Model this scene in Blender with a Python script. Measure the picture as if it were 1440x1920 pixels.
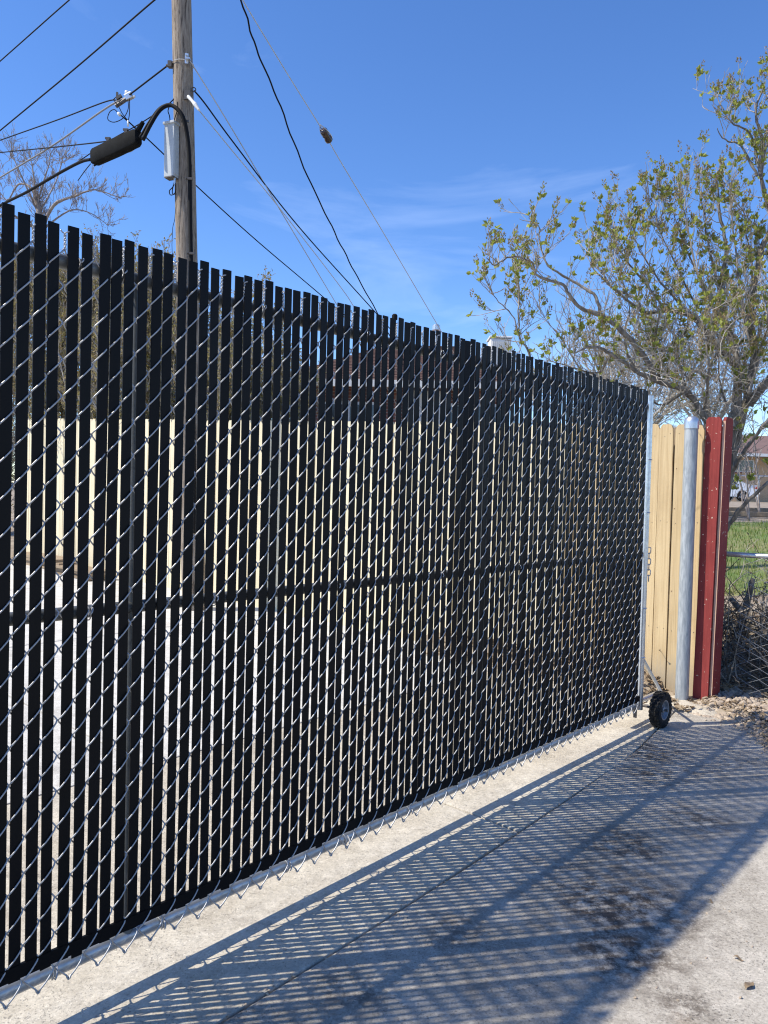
import bpy, bmesh, math, random
from mathutils import Vector as V, Matrix

for o in list(bpy.data.objects): bpy.data.objects.remove(o, do_unlink=True)
SC = bpy.context.scene
COL = SC.collection
RAD = math.radians

# ------------------------------------------------------------------ camera
FPX, EYE, PITCH, ROLL = 1442.0, 1.38, RAD(-1.45), RAD(1.5)      # focal length in pixels of a 1440 x 1920 frame
fwd = V((0, math.cos(PITCH), math.sin(PITCH)))
r0 = V((1, 0, 0)); u0 = r0.cross(fwd)
CR = (math.cos(ROLL)*r0 + math.sin(ROLL)*u0).normalized()
CU = (-math.sin(ROLL)*r0 + math.cos(ROLL)*u0).normalized()
cam = bpy.data.cameras.new('camera'); camo = bpy.data.objects.new('camera', cam); COL.objects.link(camo)
cam.sensor_fit = 'VERTICAL'; cam.sensor_height = 24.0; cam.sensor_width = 18.0
cam.lens = FPX/1920*24.0
cam.clip_start = 0.05; cam.clip_end = 5000
camo.matrix_world = Matrix(((CR.x, CU.x, -fwd.x, 0), (CR.y, CU.y, -fwd.y, 0), (CR.z, CU.z, -fwd.z, EYE), (0, 0, 0, 1)))
SC.camera = camo

# ------------------------------------------------------------------ sky, sun, exposure
SUN_AZ = RAD(11.5)      # the light travels towards +x and a little +y
SUN_EL = RAD(50.0)
trav = V((math.cos(SUN_AZ)*math.cos(SUN_EL), math.sin(SUN_AZ)*math.cos(SUN_EL), -math.sin(SUN_EL)))
W = bpy.data.worlds.new('World'); SC.world = W; W.use_nodes = True
nt = W.node_tree; nt.nodes.clear()
wo = nt.nodes.new('ShaderNodeOutputWorld'); bg = nt.nodes.new('ShaderNodeBackground')
sky = nt.nodes.new('ShaderNodeTexSky'); sky.sky_type = 'NISHITA'; sky.sun_disc = False
sky.sun_elevation = SUN_EL
sky.sun_rotation = math.atan2(-trav.x, -trav.y)
sky.altitude = 1600; sky.air_density = 1.0; sky.dust_density = 0.25; sky.ozone_density = 3.0
bg.inputs[1].default_value = 0.15
# thin cirrus wisps, laid out over the whole dome
tc = nt.nodes.new('ShaderNodeTexCoord'); mp = nt.nodes.new('ShaderNodeMapping')
mp.inputs['Scale'].default_value = (1.3, 1.3, 4.5); mp.inputs['Rotation'].default_value = (0.0, 0.35, 0.4)
mp.inputs['Location'].default_value = (-2.024, -5.491, 1.148)
n1 = nt.nodes.new('ShaderNodeTexNoise'); n1.inputs['Scale'].default_value = 2.1; n1.inputs['Detail'].default_value = 7; n1.inputs['Roughness'].default_value = 0.55
n1.inputs['Distortion'].default_value = 0.8
rp = nt.nodes.new('ShaderNodeValToRGB'); rp.color_ramp.elements[0].position = 0.56; rp.color_ramp.elements[0].color = (0, 0, 0, 1)
rp.color_ramp.elements[1].position = 0.82; rp.color_ramp.elements[1].color = (0.24, 0.24, 0.24, 1)
mx = nt.nodes.new('ShaderNodeMixRGB'); mx.inputs[2].default_value = (5.2, 6.2, 8.2, 1)
hs = nt.nodes.new('ShaderNodeHueSaturation'); hs.inputs['Saturation'].default_value = 1.2; hs.inputs['Value'].default_value = 1.16; hs.inputs['Hue'].default_value = 0.508
nt.links.new(tc.outputs['Generated'], mp.inputs[0]); nt.links.new(mp.outputs[0], n1.inputs[0]); nt.links.new(n1.outputs[0], rp.inputs[0])
nt.links.new(sky.outputs[0], hs.inputs['Color']); nt.links.new(hs.outputs[0], mx.inputs[1]); nt.links.new(rp.outputs[0], mx.inputs[0])
nt.links.new(mx.outputs[0], bg.inputs[0]); nt.links.new(bg.outputs[0], wo.inputs[0])
sl = bpy.data.lights.new('sun', 'SUN'); sl.energy = 4.6; sl.angle = RAD(0.65); sl.color = (1.0, 0.93, 0.80)
slo = bpy.data.objects.new('sun', sl); COL.objects.link(slo); slo.rotation_euler = trav.to_track_quat('-Z', 'Y').to_euler()
SC.view_settings.view_transform = 'Standard'; SC.view_settings.look = 'None'
SC.cycles.filter_width = 1.15
SC.view_settings.exposure = 0.48; SC.view_settings.gamma = 1.0

# ------------------------------------------------------------------ layout helpers
EYEP = V((0, 0, EYE))
def at(x, y, Y):
    """point of the place seen at photo pixel (x, y), at distance Y in front of the camera"""
    d = fwd + CR*((x-720)/FPX) - CU*((y-960)/FPX)
    return EYEP + d*(Y/d.y)
GA = V((-0.8976, 1.8293, 0.0)); GD = V((0.6635, 0.7482, 0.0)).normalized(); GN = V((GD.y, -GD.x, 0))
def G(s, m, z=0.0): return GA + GD*s + GN*m + V((0, 0, z))       # s along the gate, m towards the camera's side
def SMc(x, y): p = V((x, y, 0)) - GA; return p.dot(GD), p.dot(GN)
GROT = math.atan2(GD.y, GD.x)
def sstep(t): t = max(0.0, min(1.0, t)); return t*t*(3-2*t)
def gz(x, y):
    s, m = SMc(x, y)
    z = 0.0195*max(0.0, min(-m, 15.0))
    e = max(0.0, s-4.9)
    return z + 1.17*(1-math.exp(-e/7.0))*min(1.0, e/.6)
RNG = random.Random(7)

# ------------------------------------------------------------------ mesh helpers
class MB:
    def __init__(self): self.v = []; self.f = []; self.mi = []
    def add(self, vs, fs, mi=0):
        o = len(self.v); self.v += [tuple(p) for p in vs]; self.f += [tuple(i+o for i in f) for f in fs]; self.mi += [mi]*len(fs)
    def box(self, c, size, R=None, mi=0, ch=0.0):
        x, y, z = size[0]/2, size[1]/2, size[2]/2; c = V(c)
        pts = [V((sx*x, sy*y, sz*z)) for sz in (-1, 1) for sy in (-1, 1) for sx in (-1, 1)]
        if R is not None: pts = [R @ p for p in pts]
        self.add([c+p for p in pts], [(0, 2, 3, 1), (4, 5, 7, 6), (0, 1, 5, 4), (2, 6, 7, 3), (0, 4, 6, 2), (1, 3, 7, 5)], mi)
    def tube(self, pts, rad, n=8, cap=True, mi=0, squash=None):
        pts = [V(p) for p in pts]; k = len(pts)
        if not hasattr(rad, '__len__'): rad = [rad]*k
        t = (pts[1]-pts[0]).normalized()
        a = V((0, 0, 1)) if abs(t.z) < 0.9 else V((1, 0, 0))
        u = t.cross(a).normalized(); vs = []
        for i in range(k):
            if i == 0: t = pts[1]-pts[0]
            elif i == k-1: t = pts[-1]-pts[-2]
            else: t = pts[i+1]-pts[i-1]
            if t.length < 1e-9: t = V((0, 0, 1))
            t = t.normalized(); u = (u - t*u.dot(t))
            if u.length < 1e-6: u = t.orthogonal()
            u = u.normalized(); w = t.cross(u)
            for j in range(n):
                a = 2*math.pi*j/n; vs.append(pts[i] + (u*math.cos(a) + w*math.sin(a))*rad[i])
        fs = []
        for i in range(k-1):
            for j in range(n):
                j2 = (j+1) % n; fs.append((i*n+j, i*n+j2, (i+1)*n+j2, (i+1)*n+j))
        if cap: fs.append(tuple(range(n-1, -1, -1))); fs.append(tuple(range((k-1)*n, k*n)))
        self.add(vs, fs, mi)
    def lathe(self, prof, axis_o, axis, n=24, mi=0):
        ax = V(axis).normalized(); u = ax.orthogonal().normalized(); w = ax.cross(u); o = V(axis_o); vs = []; fs = []
        for r, h in prof:
            for j in range(n):
                a = 2*math.pi*j/n; vs.append(o + ax*h + (u*math.cos(a)+w*math.sin(a))*r)
        for i in range(len(prof)-1):
            for j in range(n):
                j2 = (j+1) % n; fs.append((i*n+j, i*n+j2, (i+1)*n+j2, (i+1)*n+j))
        self.add(vs, fs, mi)
    def prism(self, poly, y0, y1, M=None, mi=0):
        """polygon in local x,z extruded along local y"""
        k = len(poly); vs = [V((p[0], y0, p[1])) for p in poly] + [V((p[0], y1, p[1])) for p in poly]
        if M is not None: vs = [M @ p for p in vs]
        fs = [tuple(range(k)), tuple(range(2*k-1, k-1, -1))] + [(i, i+k, (i+1) % k+k, (i+1) % k) for i in range(k)]
        self.add(vs, fs, mi)
    def mesh(self, name, mats, smooth=False):
        me = bpy.data.meshes.new(name); me.from_pydata(self.v, [], self.f)
        if not isinstance(mats, (list, tuple)): mats = [mats]
        for m in mats: me.materials.append(m)
        if len(mats) > 1: me.polygons.foreach_set('material_index', self.mi)
        bm = bmesh.new(); bm.from_mesh(me); bmesh.ops.recalc_face_normals(bm, faces=bm.faces) if len(self.f) < 60000 else None
        bm.to_mesh(me); bm.free()
        if smooth: me.polygons.foreach_set('use_smooth', [True]*len(me.polygons))
        me.update(); return me
    def build(self, name, mats, parent=None, smooth=False, bevel=0.0, auto=False):
        o = bpy.data.objects.new(name, self.mesh(name, mats, smooth)); COL.objects.link(o)
        if parent is not None: o.parent = parent
        if bevel:
            b = o.modifiers.new('bevel', 'BEVEL'); b.width = bevel; b.segments = 2; b.limit_method = 'ANGLE'; b.angle_limit = RAD(40)
        if auto: smooth_by_angle(o)
        return o
def smooth_by_angle(o, ang=35):
    me = o.data; bm = bmesh.new(); bm.from_mesh(me)
    for e in bm.edges:
        e.smooth = not (len(e.link_faces) == 2 and e.calc_face_angle(0) > RAD(ang))
    for f in bm.faces: f.smooth = True
    bm.to_mesh(me); bm.free()
def inst(name, me, parent=None, M=None):
    o = bpy.data.objects.new(name, me); COL.objects.link(o)
    if parent is not None: o.parent = parent
    if M is not None: o.matrix_local = M
    return o
def tag(o, label, cat, group=None, kind=None):
    o['label'] = label; o['category'] = cat
    if group: o['group'] = group
    if kind: o['kind'] = kind
    return o
def struct(o): o['kind'] = 'structure'; return o
def stuff(o): o['kind'] = 'stuff'; return o
def thing(name, label, cat, loc=(0, 0, 0), rz=0.0, group=None):
    o = bpy.data.objects.new(name, None); COL.objects.link(o); o.location = loc; o.rotation_euler = (0, 0, rz); o.empty_display_size = .2
    return tag(o, label, cat, group)

# ------------------------------------------------------------------ materials
def new_mat(name):
    m = bpy.data.materials.new(name); m.use_nodes = True
    n = m.node_tree; b = n.nodes['Principled BSDF']; return m, n, b
def mat(name, col, rough=0.7, metal=0.0, spec=0.5, col2=None, nscale=8.0, stretch=(1, 1, 1), nlo=0.35, nhi=0.65, bump=0.0, bscale=40.0, detail=5, rand=0.0, coat=0.0, rrand=0.0):
    m, n, b = new_mat(name); L = n.links
    b.inputs['Roughness'].default_value = rough; b.inputs['Metallic'].default_value = metal
    b.inputs['Specular IOR Level'].default_value = spec; b.inputs['Coat Weight'].default_value = coat
    c1 = (*col, 1); b.inputs['Base Color'].default_value = c1
    tcn = n.nodes.new('ShaderNodeTexCoord'); mpn = n.nodes.new('ShaderNodeMapping'); mpn.inputs['Scale'].default_value = stretch
    L.new(tcn.outputs['Object'], mpn.inputs[0]); out = None
    if col2 is not None:
        nz = n.nodes.new('ShaderNodeTexNoise'); nz.inputs['Scale'].default_value = nscale; nz.inputs['Detail'].default_value = detail; nz.inputs['Roughness'].default_value = 0.6
        L.new(mpn.outputs[0], nz.inputs[0])
        r = n.nodes.new('ShaderNodeMapRange'); r.inputs[1].default_value = nlo; r.inputs[2].default_value = nhi; L.new(nz.outputs[0], r.inputs[0])
        x = n.nodes.new('ShaderNodeMixRGB'); x.inputs[1].default_value = c1; x.inputs[2].default_value = (*col2, 1); L.new(r.outputs[0], x.inputs[0])
        out = x.outputs[0]
        if rrand:
            rr = n.nodes.new('ShaderNodeMapRange'); rr.inputs[3].default_value = rough-rrand; rr.inputs[4].default_value = rough+rrand
            L.new(nz.outputs[0], rr.inputs[0]); L.new(rr.outputs[0], b.inputs['Roughness'])
    if rand:
        oi = n.nodes.new('ShaderNodeObjectInfo'); h = n.nodes.new('ShaderNodeHueSaturation')
        r = n.nodes.new('ShaderNodeMapRange'); r.inputs[3].default_value = 1-rand; r.inputs[4].default_value = 1+rand
        L.new(oi.outputs['Random'], r.inputs[0]); L.new(r.outputs[0], h.inputs['Value'])
        if out: L.new(out, h.inputs['Color'])
        else: h.inputs['Color'].default_value = c1
        out = h.outputs[0]
    if out: L.new(out, b.inputs['Base Color'])
    if bump:
        nb = n.nodes.new('ShaderNodeTexNoise'); nb.inputs['Scale'].default_value = bscale; nb.inputs['Detail'].default_value = 6
        L.new(mpn.outputs[0], nb.inputs[0]); bn = n.nodes.new('ShaderNodeBump'); bn.inputs['Strength'].default_value = bump; bn.inputs['Distance'].default_value = 0.01
        L.new(nb.outputs[0], bn.inputs['Height']); L.new(bn.outputs[0], b.inputs['Normal'])
    return m
def leafmat(name, col, col2, trans=0.35):
    m, n, b = new_mat(name); L = n.links
    g = n.nodes.new('ShaderNodeNewGeometry'); x = n.nodes.new('ShaderNodeMixRGB'); x.inputs[1].default_value = (*col, 1); x.inputs[2].default_value = (*col2, 1)
    L.new(g.outputs['Random Per Island'], x.inputs[0]); L.new(x.outputs[0], b.inputs['Base Color']); b.inputs['Roughness'].default_value = 0.6
    b.inputs['Specular IOR Level'].default_value = 0.3
    if trans:
        t = n.nodes.new('ShaderNodeBsdfTranslucent'); ms = n.nodes.new('ShaderNodeMixShader'); ms.inputs[0].default_value = trans
        L.new(x.outputs[0], t.inputs[0]); L.new(b.outputs[0], ms.inputs[1]); L.new(t.outputs[0], ms.inputs[2])
        L.new(ms.outputs[0], n.nodes['Material Output'].inputs[0])
    return m
def concrete(name, ca, cb, stain, pits, seed, spots=()):
    m, n, b = new_mat(name); L = n.links
    tcn = n.nodes.new('ShaderNodeTexCoord'); mpn = n.nodes.new('ShaderNodeMapping'); mpn.inputs['Location'].default_value = (seed, seed*.7, 0)
    L.new(tcn.outputs['Object'], mpn.inputs[0])
    def noise(sc, det=5, ro=.6, dist=0.0):
        z = n.nodes.new('ShaderNodeTexNoise'); z.inputs['Scale'].default_value = sc; z.inputs['Detail'].default_value = det; z.inputs['Roughness'].default_value = ro; z.inputs['Distortion'].default_value = dist
        L.new(mpn.outputs[0], z.inputs[0]); return z.outputs[0]
    def rng(s, a, c, lo=0.0, hi=1.0):
        r = n.nodes.new('ShaderNodeMapRange'); r.inputs[1].default_value = a; r.inputs[2].default_value = c; r.inputs[3].default_value = lo; r.inputs[4].default_value = hi
        L.new(s, r.inputs[0]); return r.outputs[0]
    def mix(f, a, c):
        x = n.nodes.new('ShaderNodeMixRGB')
        for i, q in ((0, f), (1, a), (2, c)):
            if hasattr(q, 'default_value'): L.new(q, x.inputs[i])
            else: x.inputs[i].default_value = q if i == 0 else (*q, 1)
        return x.outputs[0]
    def op(o, a, c):
        x = n.nodes.new('ShaderNodeMath'); x.operation = o
        for i, q in ((0, a), (1, c)):
            if hasattr(q, 'default_value'): L.new(q, x.inputs[i])
            else: x.inputs[i].default_value = q
        return x.outputs[0]
    c = mix(rng(noise(1.7, 7, .65), .36, .64), ca, cb)
    c = mix(rng(noise(19, 6, .75), .45, .7, 0.0, 0.55), c, tuple(v*.66 for v in ca))
    c = mix(rng(noise(8, 6, .7, .4), .52, .66, 0.0, 0.5), c, tuple(min(.8, v*1.22) for v in cb))
    big = rng(noise(1.3, 9, .68, .6), .50, .64); med = rng(noise(15, 8, .8), .42, .55)
    mask = op('MULTIPLY', big, stain)
    for (sx, sy, r, amt) in spots:      # oil and mud blotches
        vd = n.nodes.new('ShaderNodeVectorMath'); vd.operation = 'DISTANCE'; L.new(tcn.outputs['Object'], vd.inputs[0]); p = G(sx, sy, 0); vd.inputs[1].default_value = (p.x, p.y, 0)
        e = op('ADD', vd.outputs['Value'], op('MULTIPLY', op('SUBTRACT', noise(5, 5, .7), .5), r*1.3))
        mask = op('MAXIMUM', mask, rng(e, r, r*.28, 0, amt))
    c = mix(op('MULTIPLY', mask, med), c, (.105, .083, .066))
    c = mix(rng(noise(3.7, 5, .6), .62, .72, 0, .4*stain), c, (.30, .20, .12))
    dens = rng(noise(3.1, 5, .6), .36, .62, .35, 1.0)
    spk = op('MULTIPLY', rng(noise(130, 3, .75), .585, .65, 0, pits), dens); c = mix(spk, c, (.085, .078, .072))
    c = mix(op('MULTIPLY', rng(noise(48, 5, .8), .59, .66, 0, pits), dens), c, (.13, .12, .11))
    c = mix(rng(noise(85, 3, .7), .60, .70, 0, .55), c, tuple(min(.82, v*1.4) for v in cb))
    gv = n.nodes.new('ShaderNodeHueSaturation'); L.new(rng(noise(105, 4, .75), .34, .66, 1-.30*pits, 1+.18*pits), gv.inputs['Value']); L.new(c, gv.inputs['Color']); c = gv.outputs[0]
    L.new(c, b.inputs['Base Color']); b.inputs['Roughness'].default_value = .88; b.inputs['Specular IOR Level'].default_value = .25
    bn = n.nodes.new('ShaderNodeBump'); bn.inputs['Strength'].default_value = .6; bn.inputs['Distance'].default_value = .006
    L.new(op('SUBTRACT', noise(26, 9, .78), spk), bn.inputs['Height']); L.new(bn.outputs[0], b.inputs['Normal'])
    return m
def wood(name, col, dark, rough=.7, rand=.08, grain=.35, chips=None, chipcol=(.7, .62, .5), foot=False):
    m, n, b = new_mat(name); L = n.links
    tcn = n.nodes.new('ShaderNodeTexCoord'); oi = n.nodes.new('ShaderNodeObjectInfo')
    ad = n.nodes.new('ShaderNodeVectorMath'); ad.operation = 'ADD'; L.new(tcn.outputs['Object'], ad.inputs[0])
    cmb = n.nodes.new('ShaderNodeCombineXYZ'); mu = n.nodes.new('ShaderNodeMath'); mu.operation = 'MULTIPLY'; mu.inputs[1].default_value = 37.0
    L.new(oi.outputs['Random'], mu.inputs[0]); L.new(mu.outputs[0], cmb.inputs[0]); L.new(mu.outputs[0], cmb.inputs[2]); L.new(cmb.outputs[0], ad.inputs[1])
    mpn = n.nodes.new('ShaderNodeMapping'); mpn.inputs['Scale'].default_value = (1, 1, .045); L.new(ad.outputs[0], mpn.inputs[0])
    z = n.nodes.new('ShaderNodeTexNoise'); z.inputs['Scale'].default_value = 90; z.inputs['Detail'].default_value = 6; z.inputs['Roughness'].default_value = .65; L.new(mpn.outputs[0], z.inputs[0])
    r = n.nodes.new('ShaderNodeMapRange'); r.inputs[1].default_value = .42; r.inputs[2].default_value = .72; r.inputs[4].default_value = grain; L.new(z.outputs[0], r.inputs[0])
    x = n.nodes.new('ShaderNodeMixRGB'); x.inputs[1].default_value = (*col, 1); x.inputs[2].default_value = (*dark, 1); L.new(r.outputs[0], x.inputs[0])
    z2 = n.nodes.new('ShaderNodeTexNoise'); z2.inputs['Scale'].default_value = 5; z2.inputs['Detail'].default_value = 5; L.new(ad.outputs[0], z2.inputs[0])
    r2 = n.nodes.new('ShaderNodeMapRange'); r2.inputs[1].default_value = .45; r2.inputs[2].default_value = .8; r2.inputs[4].default_value = .5; L.new(z2.outputs[0], r2.inputs[0])
    x2 = n.nodes.new('ShaderNodeMixRGB'); L.new(x.outputs[0], x2.inputs[1]); x2.inputs[2].default_value = (*dark, 1); L.new(r2.outputs[0], x2.inputs[0])
    c = x2.outputs[0]
    if foot:      # splashed, bare foot of the boards
        sp_ = n.nodes.new('ShaderNodeSeparateXYZ'); L.new(tcn.outputs['Object'], sp_.inputs[0]); ma = n.nodes.new('ShaderNodeMath'); ma.operation = 'MULTIPLY_ADD'; ma.inputs[1].default_value = .28
        L.new(z.outputs[0], ma.inputs[0]); L.new(sp_.outputs[2], ma.inputs[2]); rf = n.nodes.new('ShaderNodeMapRange'); rf.inputs[1].default_value = .30; rf.inputs[2].default_value = .20; rf.inputs[4].default_value = .75; L.new(ma.outputs[0], rf.inputs[0])
        xf = n.nodes.new('ShaderNodeMixRGB'); L.new(c, xf.inputs[1]); xf.inputs[2].default_value = (.36, .30, .22, 1); L.new(rf.outputs[0], xf.inputs[0]); c = xf.outputs[0]
    if chips:
        z3 = n.nodes.new('ShaderNodeTexNoise'); z3.inputs['Scale'].default_value = 60; z3.inputs['Detail'].default_value = 3; L.new(ad.outputs[0], z3.inputs[0])
        r3 = n.nodes.new('ShaderNodeMapRange'); r3.inputs[1].default_value = chips; r3.inputs[2].default_value = chips+.03; L.new(z3.outputs[0], r3.inputs[0])
        x3 = n.nodes.new('ShaderNodeMixRGB'); L.new(c, x3.inputs[1]); x3.inputs[2].default_value = (*chipcol, 1); L.new(r3.outputs[0], x3.inputs[0]); c = x3.outputs[0]
    h = n.nodes.new('ShaderNodeHueSaturation'); rr = n.nodes.new('ShaderNodeMapRange'); rr.inputs[3].default_value = 1-rand; rr.inputs[4].default_value = 1+rand
    L.new(oi.outputs['Random'], rr.inputs[0]); L.new(rr.outputs[0], h.inputs['Value']); L.new(c, h.inputs['Color']); L.new(h.outputs[0], b.inputs['Base Color'])
    b.inputs['Roughness'].default_value = rough; b.inputs['Specular IOR Level'].default_value = .15
    bn = n.nodes.new('ShaderNodeBump'); bn.inputs['Strength'].default_value = .3; bn.inputs['Distance'].default_value = .004; L.new(z.outputs[0], bn.inputs['Height']); L.new(bn.outputs[0], b.inputs['Normal'])
    return m
def brick_mat(name, c1, c2, mortar, scale=1.0, bw=.22, bh=.075):
    m, n, b = new_mat(name); L = n.links
    tcn = n.nodes.new('ShaderNodeTexCoord'); mpn = n.nodes.new('ShaderNodeMapping'); mpn.inputs['Rotation'].default_value = (RAD(90), 0, 0)
    L.new(tcn.outputs['Object'], mpn.inputs[0])
    k = n.nodes.new('ShaderNodeTexBrick'); k.inputs['Color1'].default_value = (*c1, 1); k.inputs['Color2'].default_value = (*c2, 1); k.inputs['Mortar'].default_value = (*mortar, 1)
    k.inputs['Scale'].default_value = scale; k.inputs['Brick Width'].default_value = bw; k.inputs['Row Height'].default_value = bh; k.inputs['Mortar Size'].default_value = .008
    L.new(mpn.outputs[0], k.inputs[0]); L.new(k.outputs[0], b.inputs['Base Color']); b.inputs['Roughness'].default_value = .9
    return m

M = {}
M['conc_gate'] = concrete('concrete_by_gate', (.47, .415, .33), (.57, .52, .43), .35, .55, 3.1)
M['conc_front'] = concrete('concrete_front', (.39, .355, .30), (.52, .478, .415), .6, .9, 11.7, ((1.72, .78, .42, 1.0), (1.45, .92, .26, 1.0), (2.15, .62, .26, .9), (3.35, .25, .30, 1.0), (3.0, .35, .2, .9), (1.2, .5, .18, .7), (.9, 1.0, .2, .8), (2.6, .75, .25, .8), (.75, .45, .14, .7), (1.35, 1.15, .14, .8)))
M['conc_back'] = concrete('concrete_yard', (.55, .53, .49), (.64, .62, .57), .3, .3, 23.0)
M['soil'] = mat('soil', (.20, .155, .11), .95, col2=(.36, .30, .225), nscale=3, bump=.8, bscale=30)
M['lawn'] = mat('lawn', (.10, .17, .035), .9, col2=(.24, .22, .10), nscale=1.2, bump=.5, bscale=60)
M['steel'] = mat('galvanised_steel', (.66, .68, .70), .36, .85, col2=(.52, .55, .58), nscale=30, bump=.08, bscale=120, rrand=.12)
M['wire'] = mat('galvanised_wire', (.46, .46, .465), .5, .55, col2=(.34, .345, .355), nscale=60, rrand=.1)
M['rail_steel'] = mat('rail_steel', (.46, .48, .50), .40, .7, col2=(.34, .36, .38), nscale=22, stretch=(1, 1, 1), rrand=.15)
M['frame_steel'] = mat('frame_steel', (.15, .16, .165), .5, .4, col2=(.11, .12, .125), nscale=30, rrand=.1)
M['post_steel'] = mat('post_steel', (.43, .45, .455), .55, .4, col2=(.29, .315, .33), nscale=70, stretch=(1, 1, .16), nlo=.40, nhi=.60, bump=.15, bscale=160, rrand=.12)
M['slat'] = mat('black_plastic_slat', (.0022, .0023, .003), .5, spec=.16, col2=(.0035, .0036, .0045), nscale=9, stretch=(1, 1, .2), rand=.25)
M['slat_lock'] = mat('black_plastic_strip', (.002, .002, .0025), .6, spec=.15)
M['rubber'] = mat('tyre_rubber', (.012, .012, .013), .8, spec=.25, col2=(.055, .05, .043), nscale=30, nlo=.48, nhi=.72, bump=.2, bscale=120)
M['rim'] = mat('wheel_rim', (.30, .32, .35), .45, .5, col2=(.20, .21, .23), nscale=40)
M['white_paint'] = mat('white_paint', (.74, .72, .66), .5, col2=(.6, .57, .5), nscale=20)
M['tan'] = wood('tan_paint', (.60, .46, .265), (.34, .23, .115), .65, .09, .55, foot=True)
M['cream'] = wood('cream_boards', (.70, .62, .44), (.56, .46, .29), .65, .06, .25)  # paler board tone than the tan, for the fence's far run
M['rawwood'] = wood('weathered_wood', (.30, .235, .165), (.15, .11, .075), .85, .15, .6)
M['red'] = wood('red_paint', (.27, .050, .045), (.15, .026, .025), .8, .04, .6, chips=.69)
M['rededge'] = wood('raw_board_edge', (.62, .42, .30), (.34, .09, .07), .8, .05, .6)
M['knot'] = mat('wood_knot', (.16, .09, .045), .8)
M['black'] = mat('black_cable', (.006, .006, .007), .75, spec=.2)
M['blackbox'] = mat('black_enclosure', (.003, .0035, .004), .85, spec=.12, col2=(.009, .010, .0105), nscale=8)
M['cable'] = mat('grey_cable', (.20, .20, .21), .5)
M['strand'] = mat('steel_strand', (.55, .56, .58), .35, .75)
M['alu'] = mat('grey_cabinet', (.44, .47, .49), .6, 0.0, col2=(.39, .42, .44), nscale=5)
M['white_plastic'] = mat('white_plastic', (.72, .71, .68), .45)
M['porcelain'] = mat('brown_porcelain', (.045, .03, .03), .2, spec=.6)
M['bark'] = mat('lilac_bark', (.27, .24, .20), .9, col2=(.115, .098, .08), nscale=30, stretch=(1, 1, .3), bump=.7, bscale=60)
M['shade_deadwood'] = mat('shade_dead_wood', (.12, .10, .08), .95, col2=(.06, .05, .04), nscale=12)  # dead wood, darkened so its colour carries the deep shade in the brush
M['barkgrey'] = mat('grey_twig', (.44, .40, .345), .9, col2=(.24, .205, .165), nscale=20)
M['barkred'] = mat('reddish_twig', (.36, .32, .295), .85, col2=(.23, .19, .175), nscale=9)
M['leaf'] = leafmat('young_leaf', (.42, .46, .10), (.24, .26, .06), .45)
M['bud'] = leafmat('bud', (.30, .19, .12), (.30, .28, .09), .25)
M['dryleaf'] = leafmat('dry_leaf', (.34, .26, .165), (.19, .13, .08), .1)
M['hedgeleaf'] = leafmat('hedge_leaf', (.36, .32, .11), (.30, .23, .14), .3)
M['stone'] = leafmat('gravel_stone', (.46, .38, .29), (.30, .24, .19), 0)
M['grass'] = leafmat('grass_blade', (.12, .22, .035), (.25, .25, .09), .3)
M['brick'] = brick_mat('red_brick', (.23, .09, .065), (.17, .065, .05), (.30, .27, .25))
M['tanbrick'] = brick_mat('tan_brick', (.52, .34, .18), (.46, .29, .15), (.5, .42, .33))
M['rooftile'] = mat('roof_shingle', (.27, .165, .125), .9, col2=(.20, .12, .09), nscale=6, bump=.3, bscale=30, rand=.18)
M['roof2'] = mat('brown_roof', (.19, .12, .105), .9, col2=(.15, .095, .085), nscale=3)
M['trim'] = mat('white_trim', (.74, .73, .70), .5)
M['glass'] = mat('window_glass', (.03, .04, .05), .08, spec=.8)
M['carpaint'] = mat('white_car_paint', (.78, .79, .80), .25, coat=.6)
M['taillight'] = mat('red_lamp', (.42, .02, .02), .2)
M['rustbolt'] = mat('dark_steel', (.10, .09, .085), .6, .4)

# ------------------------------------------------------------------ terrain and paving
def terrain():
    xs = []; r = 1.0
    ax = [0]; v = 0.0; st = .3
    while v < 1500: v += st; ax.append(v); st *= 1.075
    gx = sorted(set([-q for q in ax] + ax)); gy = [q-4 for q in gx]
    mb = MB(); nx = len(gx)
    for y in gy:
        for x in gx:
            s, m = SMc(x, y); z = gz(x, y)
            inside = (s < 4.95) and (m < 7) and abs(s) < 11 and m > -11
            z -= .06 if inside else .03
            mb.v.append((x, y, z))
    for j in range(len(gy)-1):
        for i in range(nx-1): mb.f.append((j*nx+i, j*nx+i+1, (j+1)*nx+i+1, (j+1)*nx+i)); mb.mi.append(0)
    return struct(mb.build('ground', M['soil'], smooth=True))
terrain()

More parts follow.
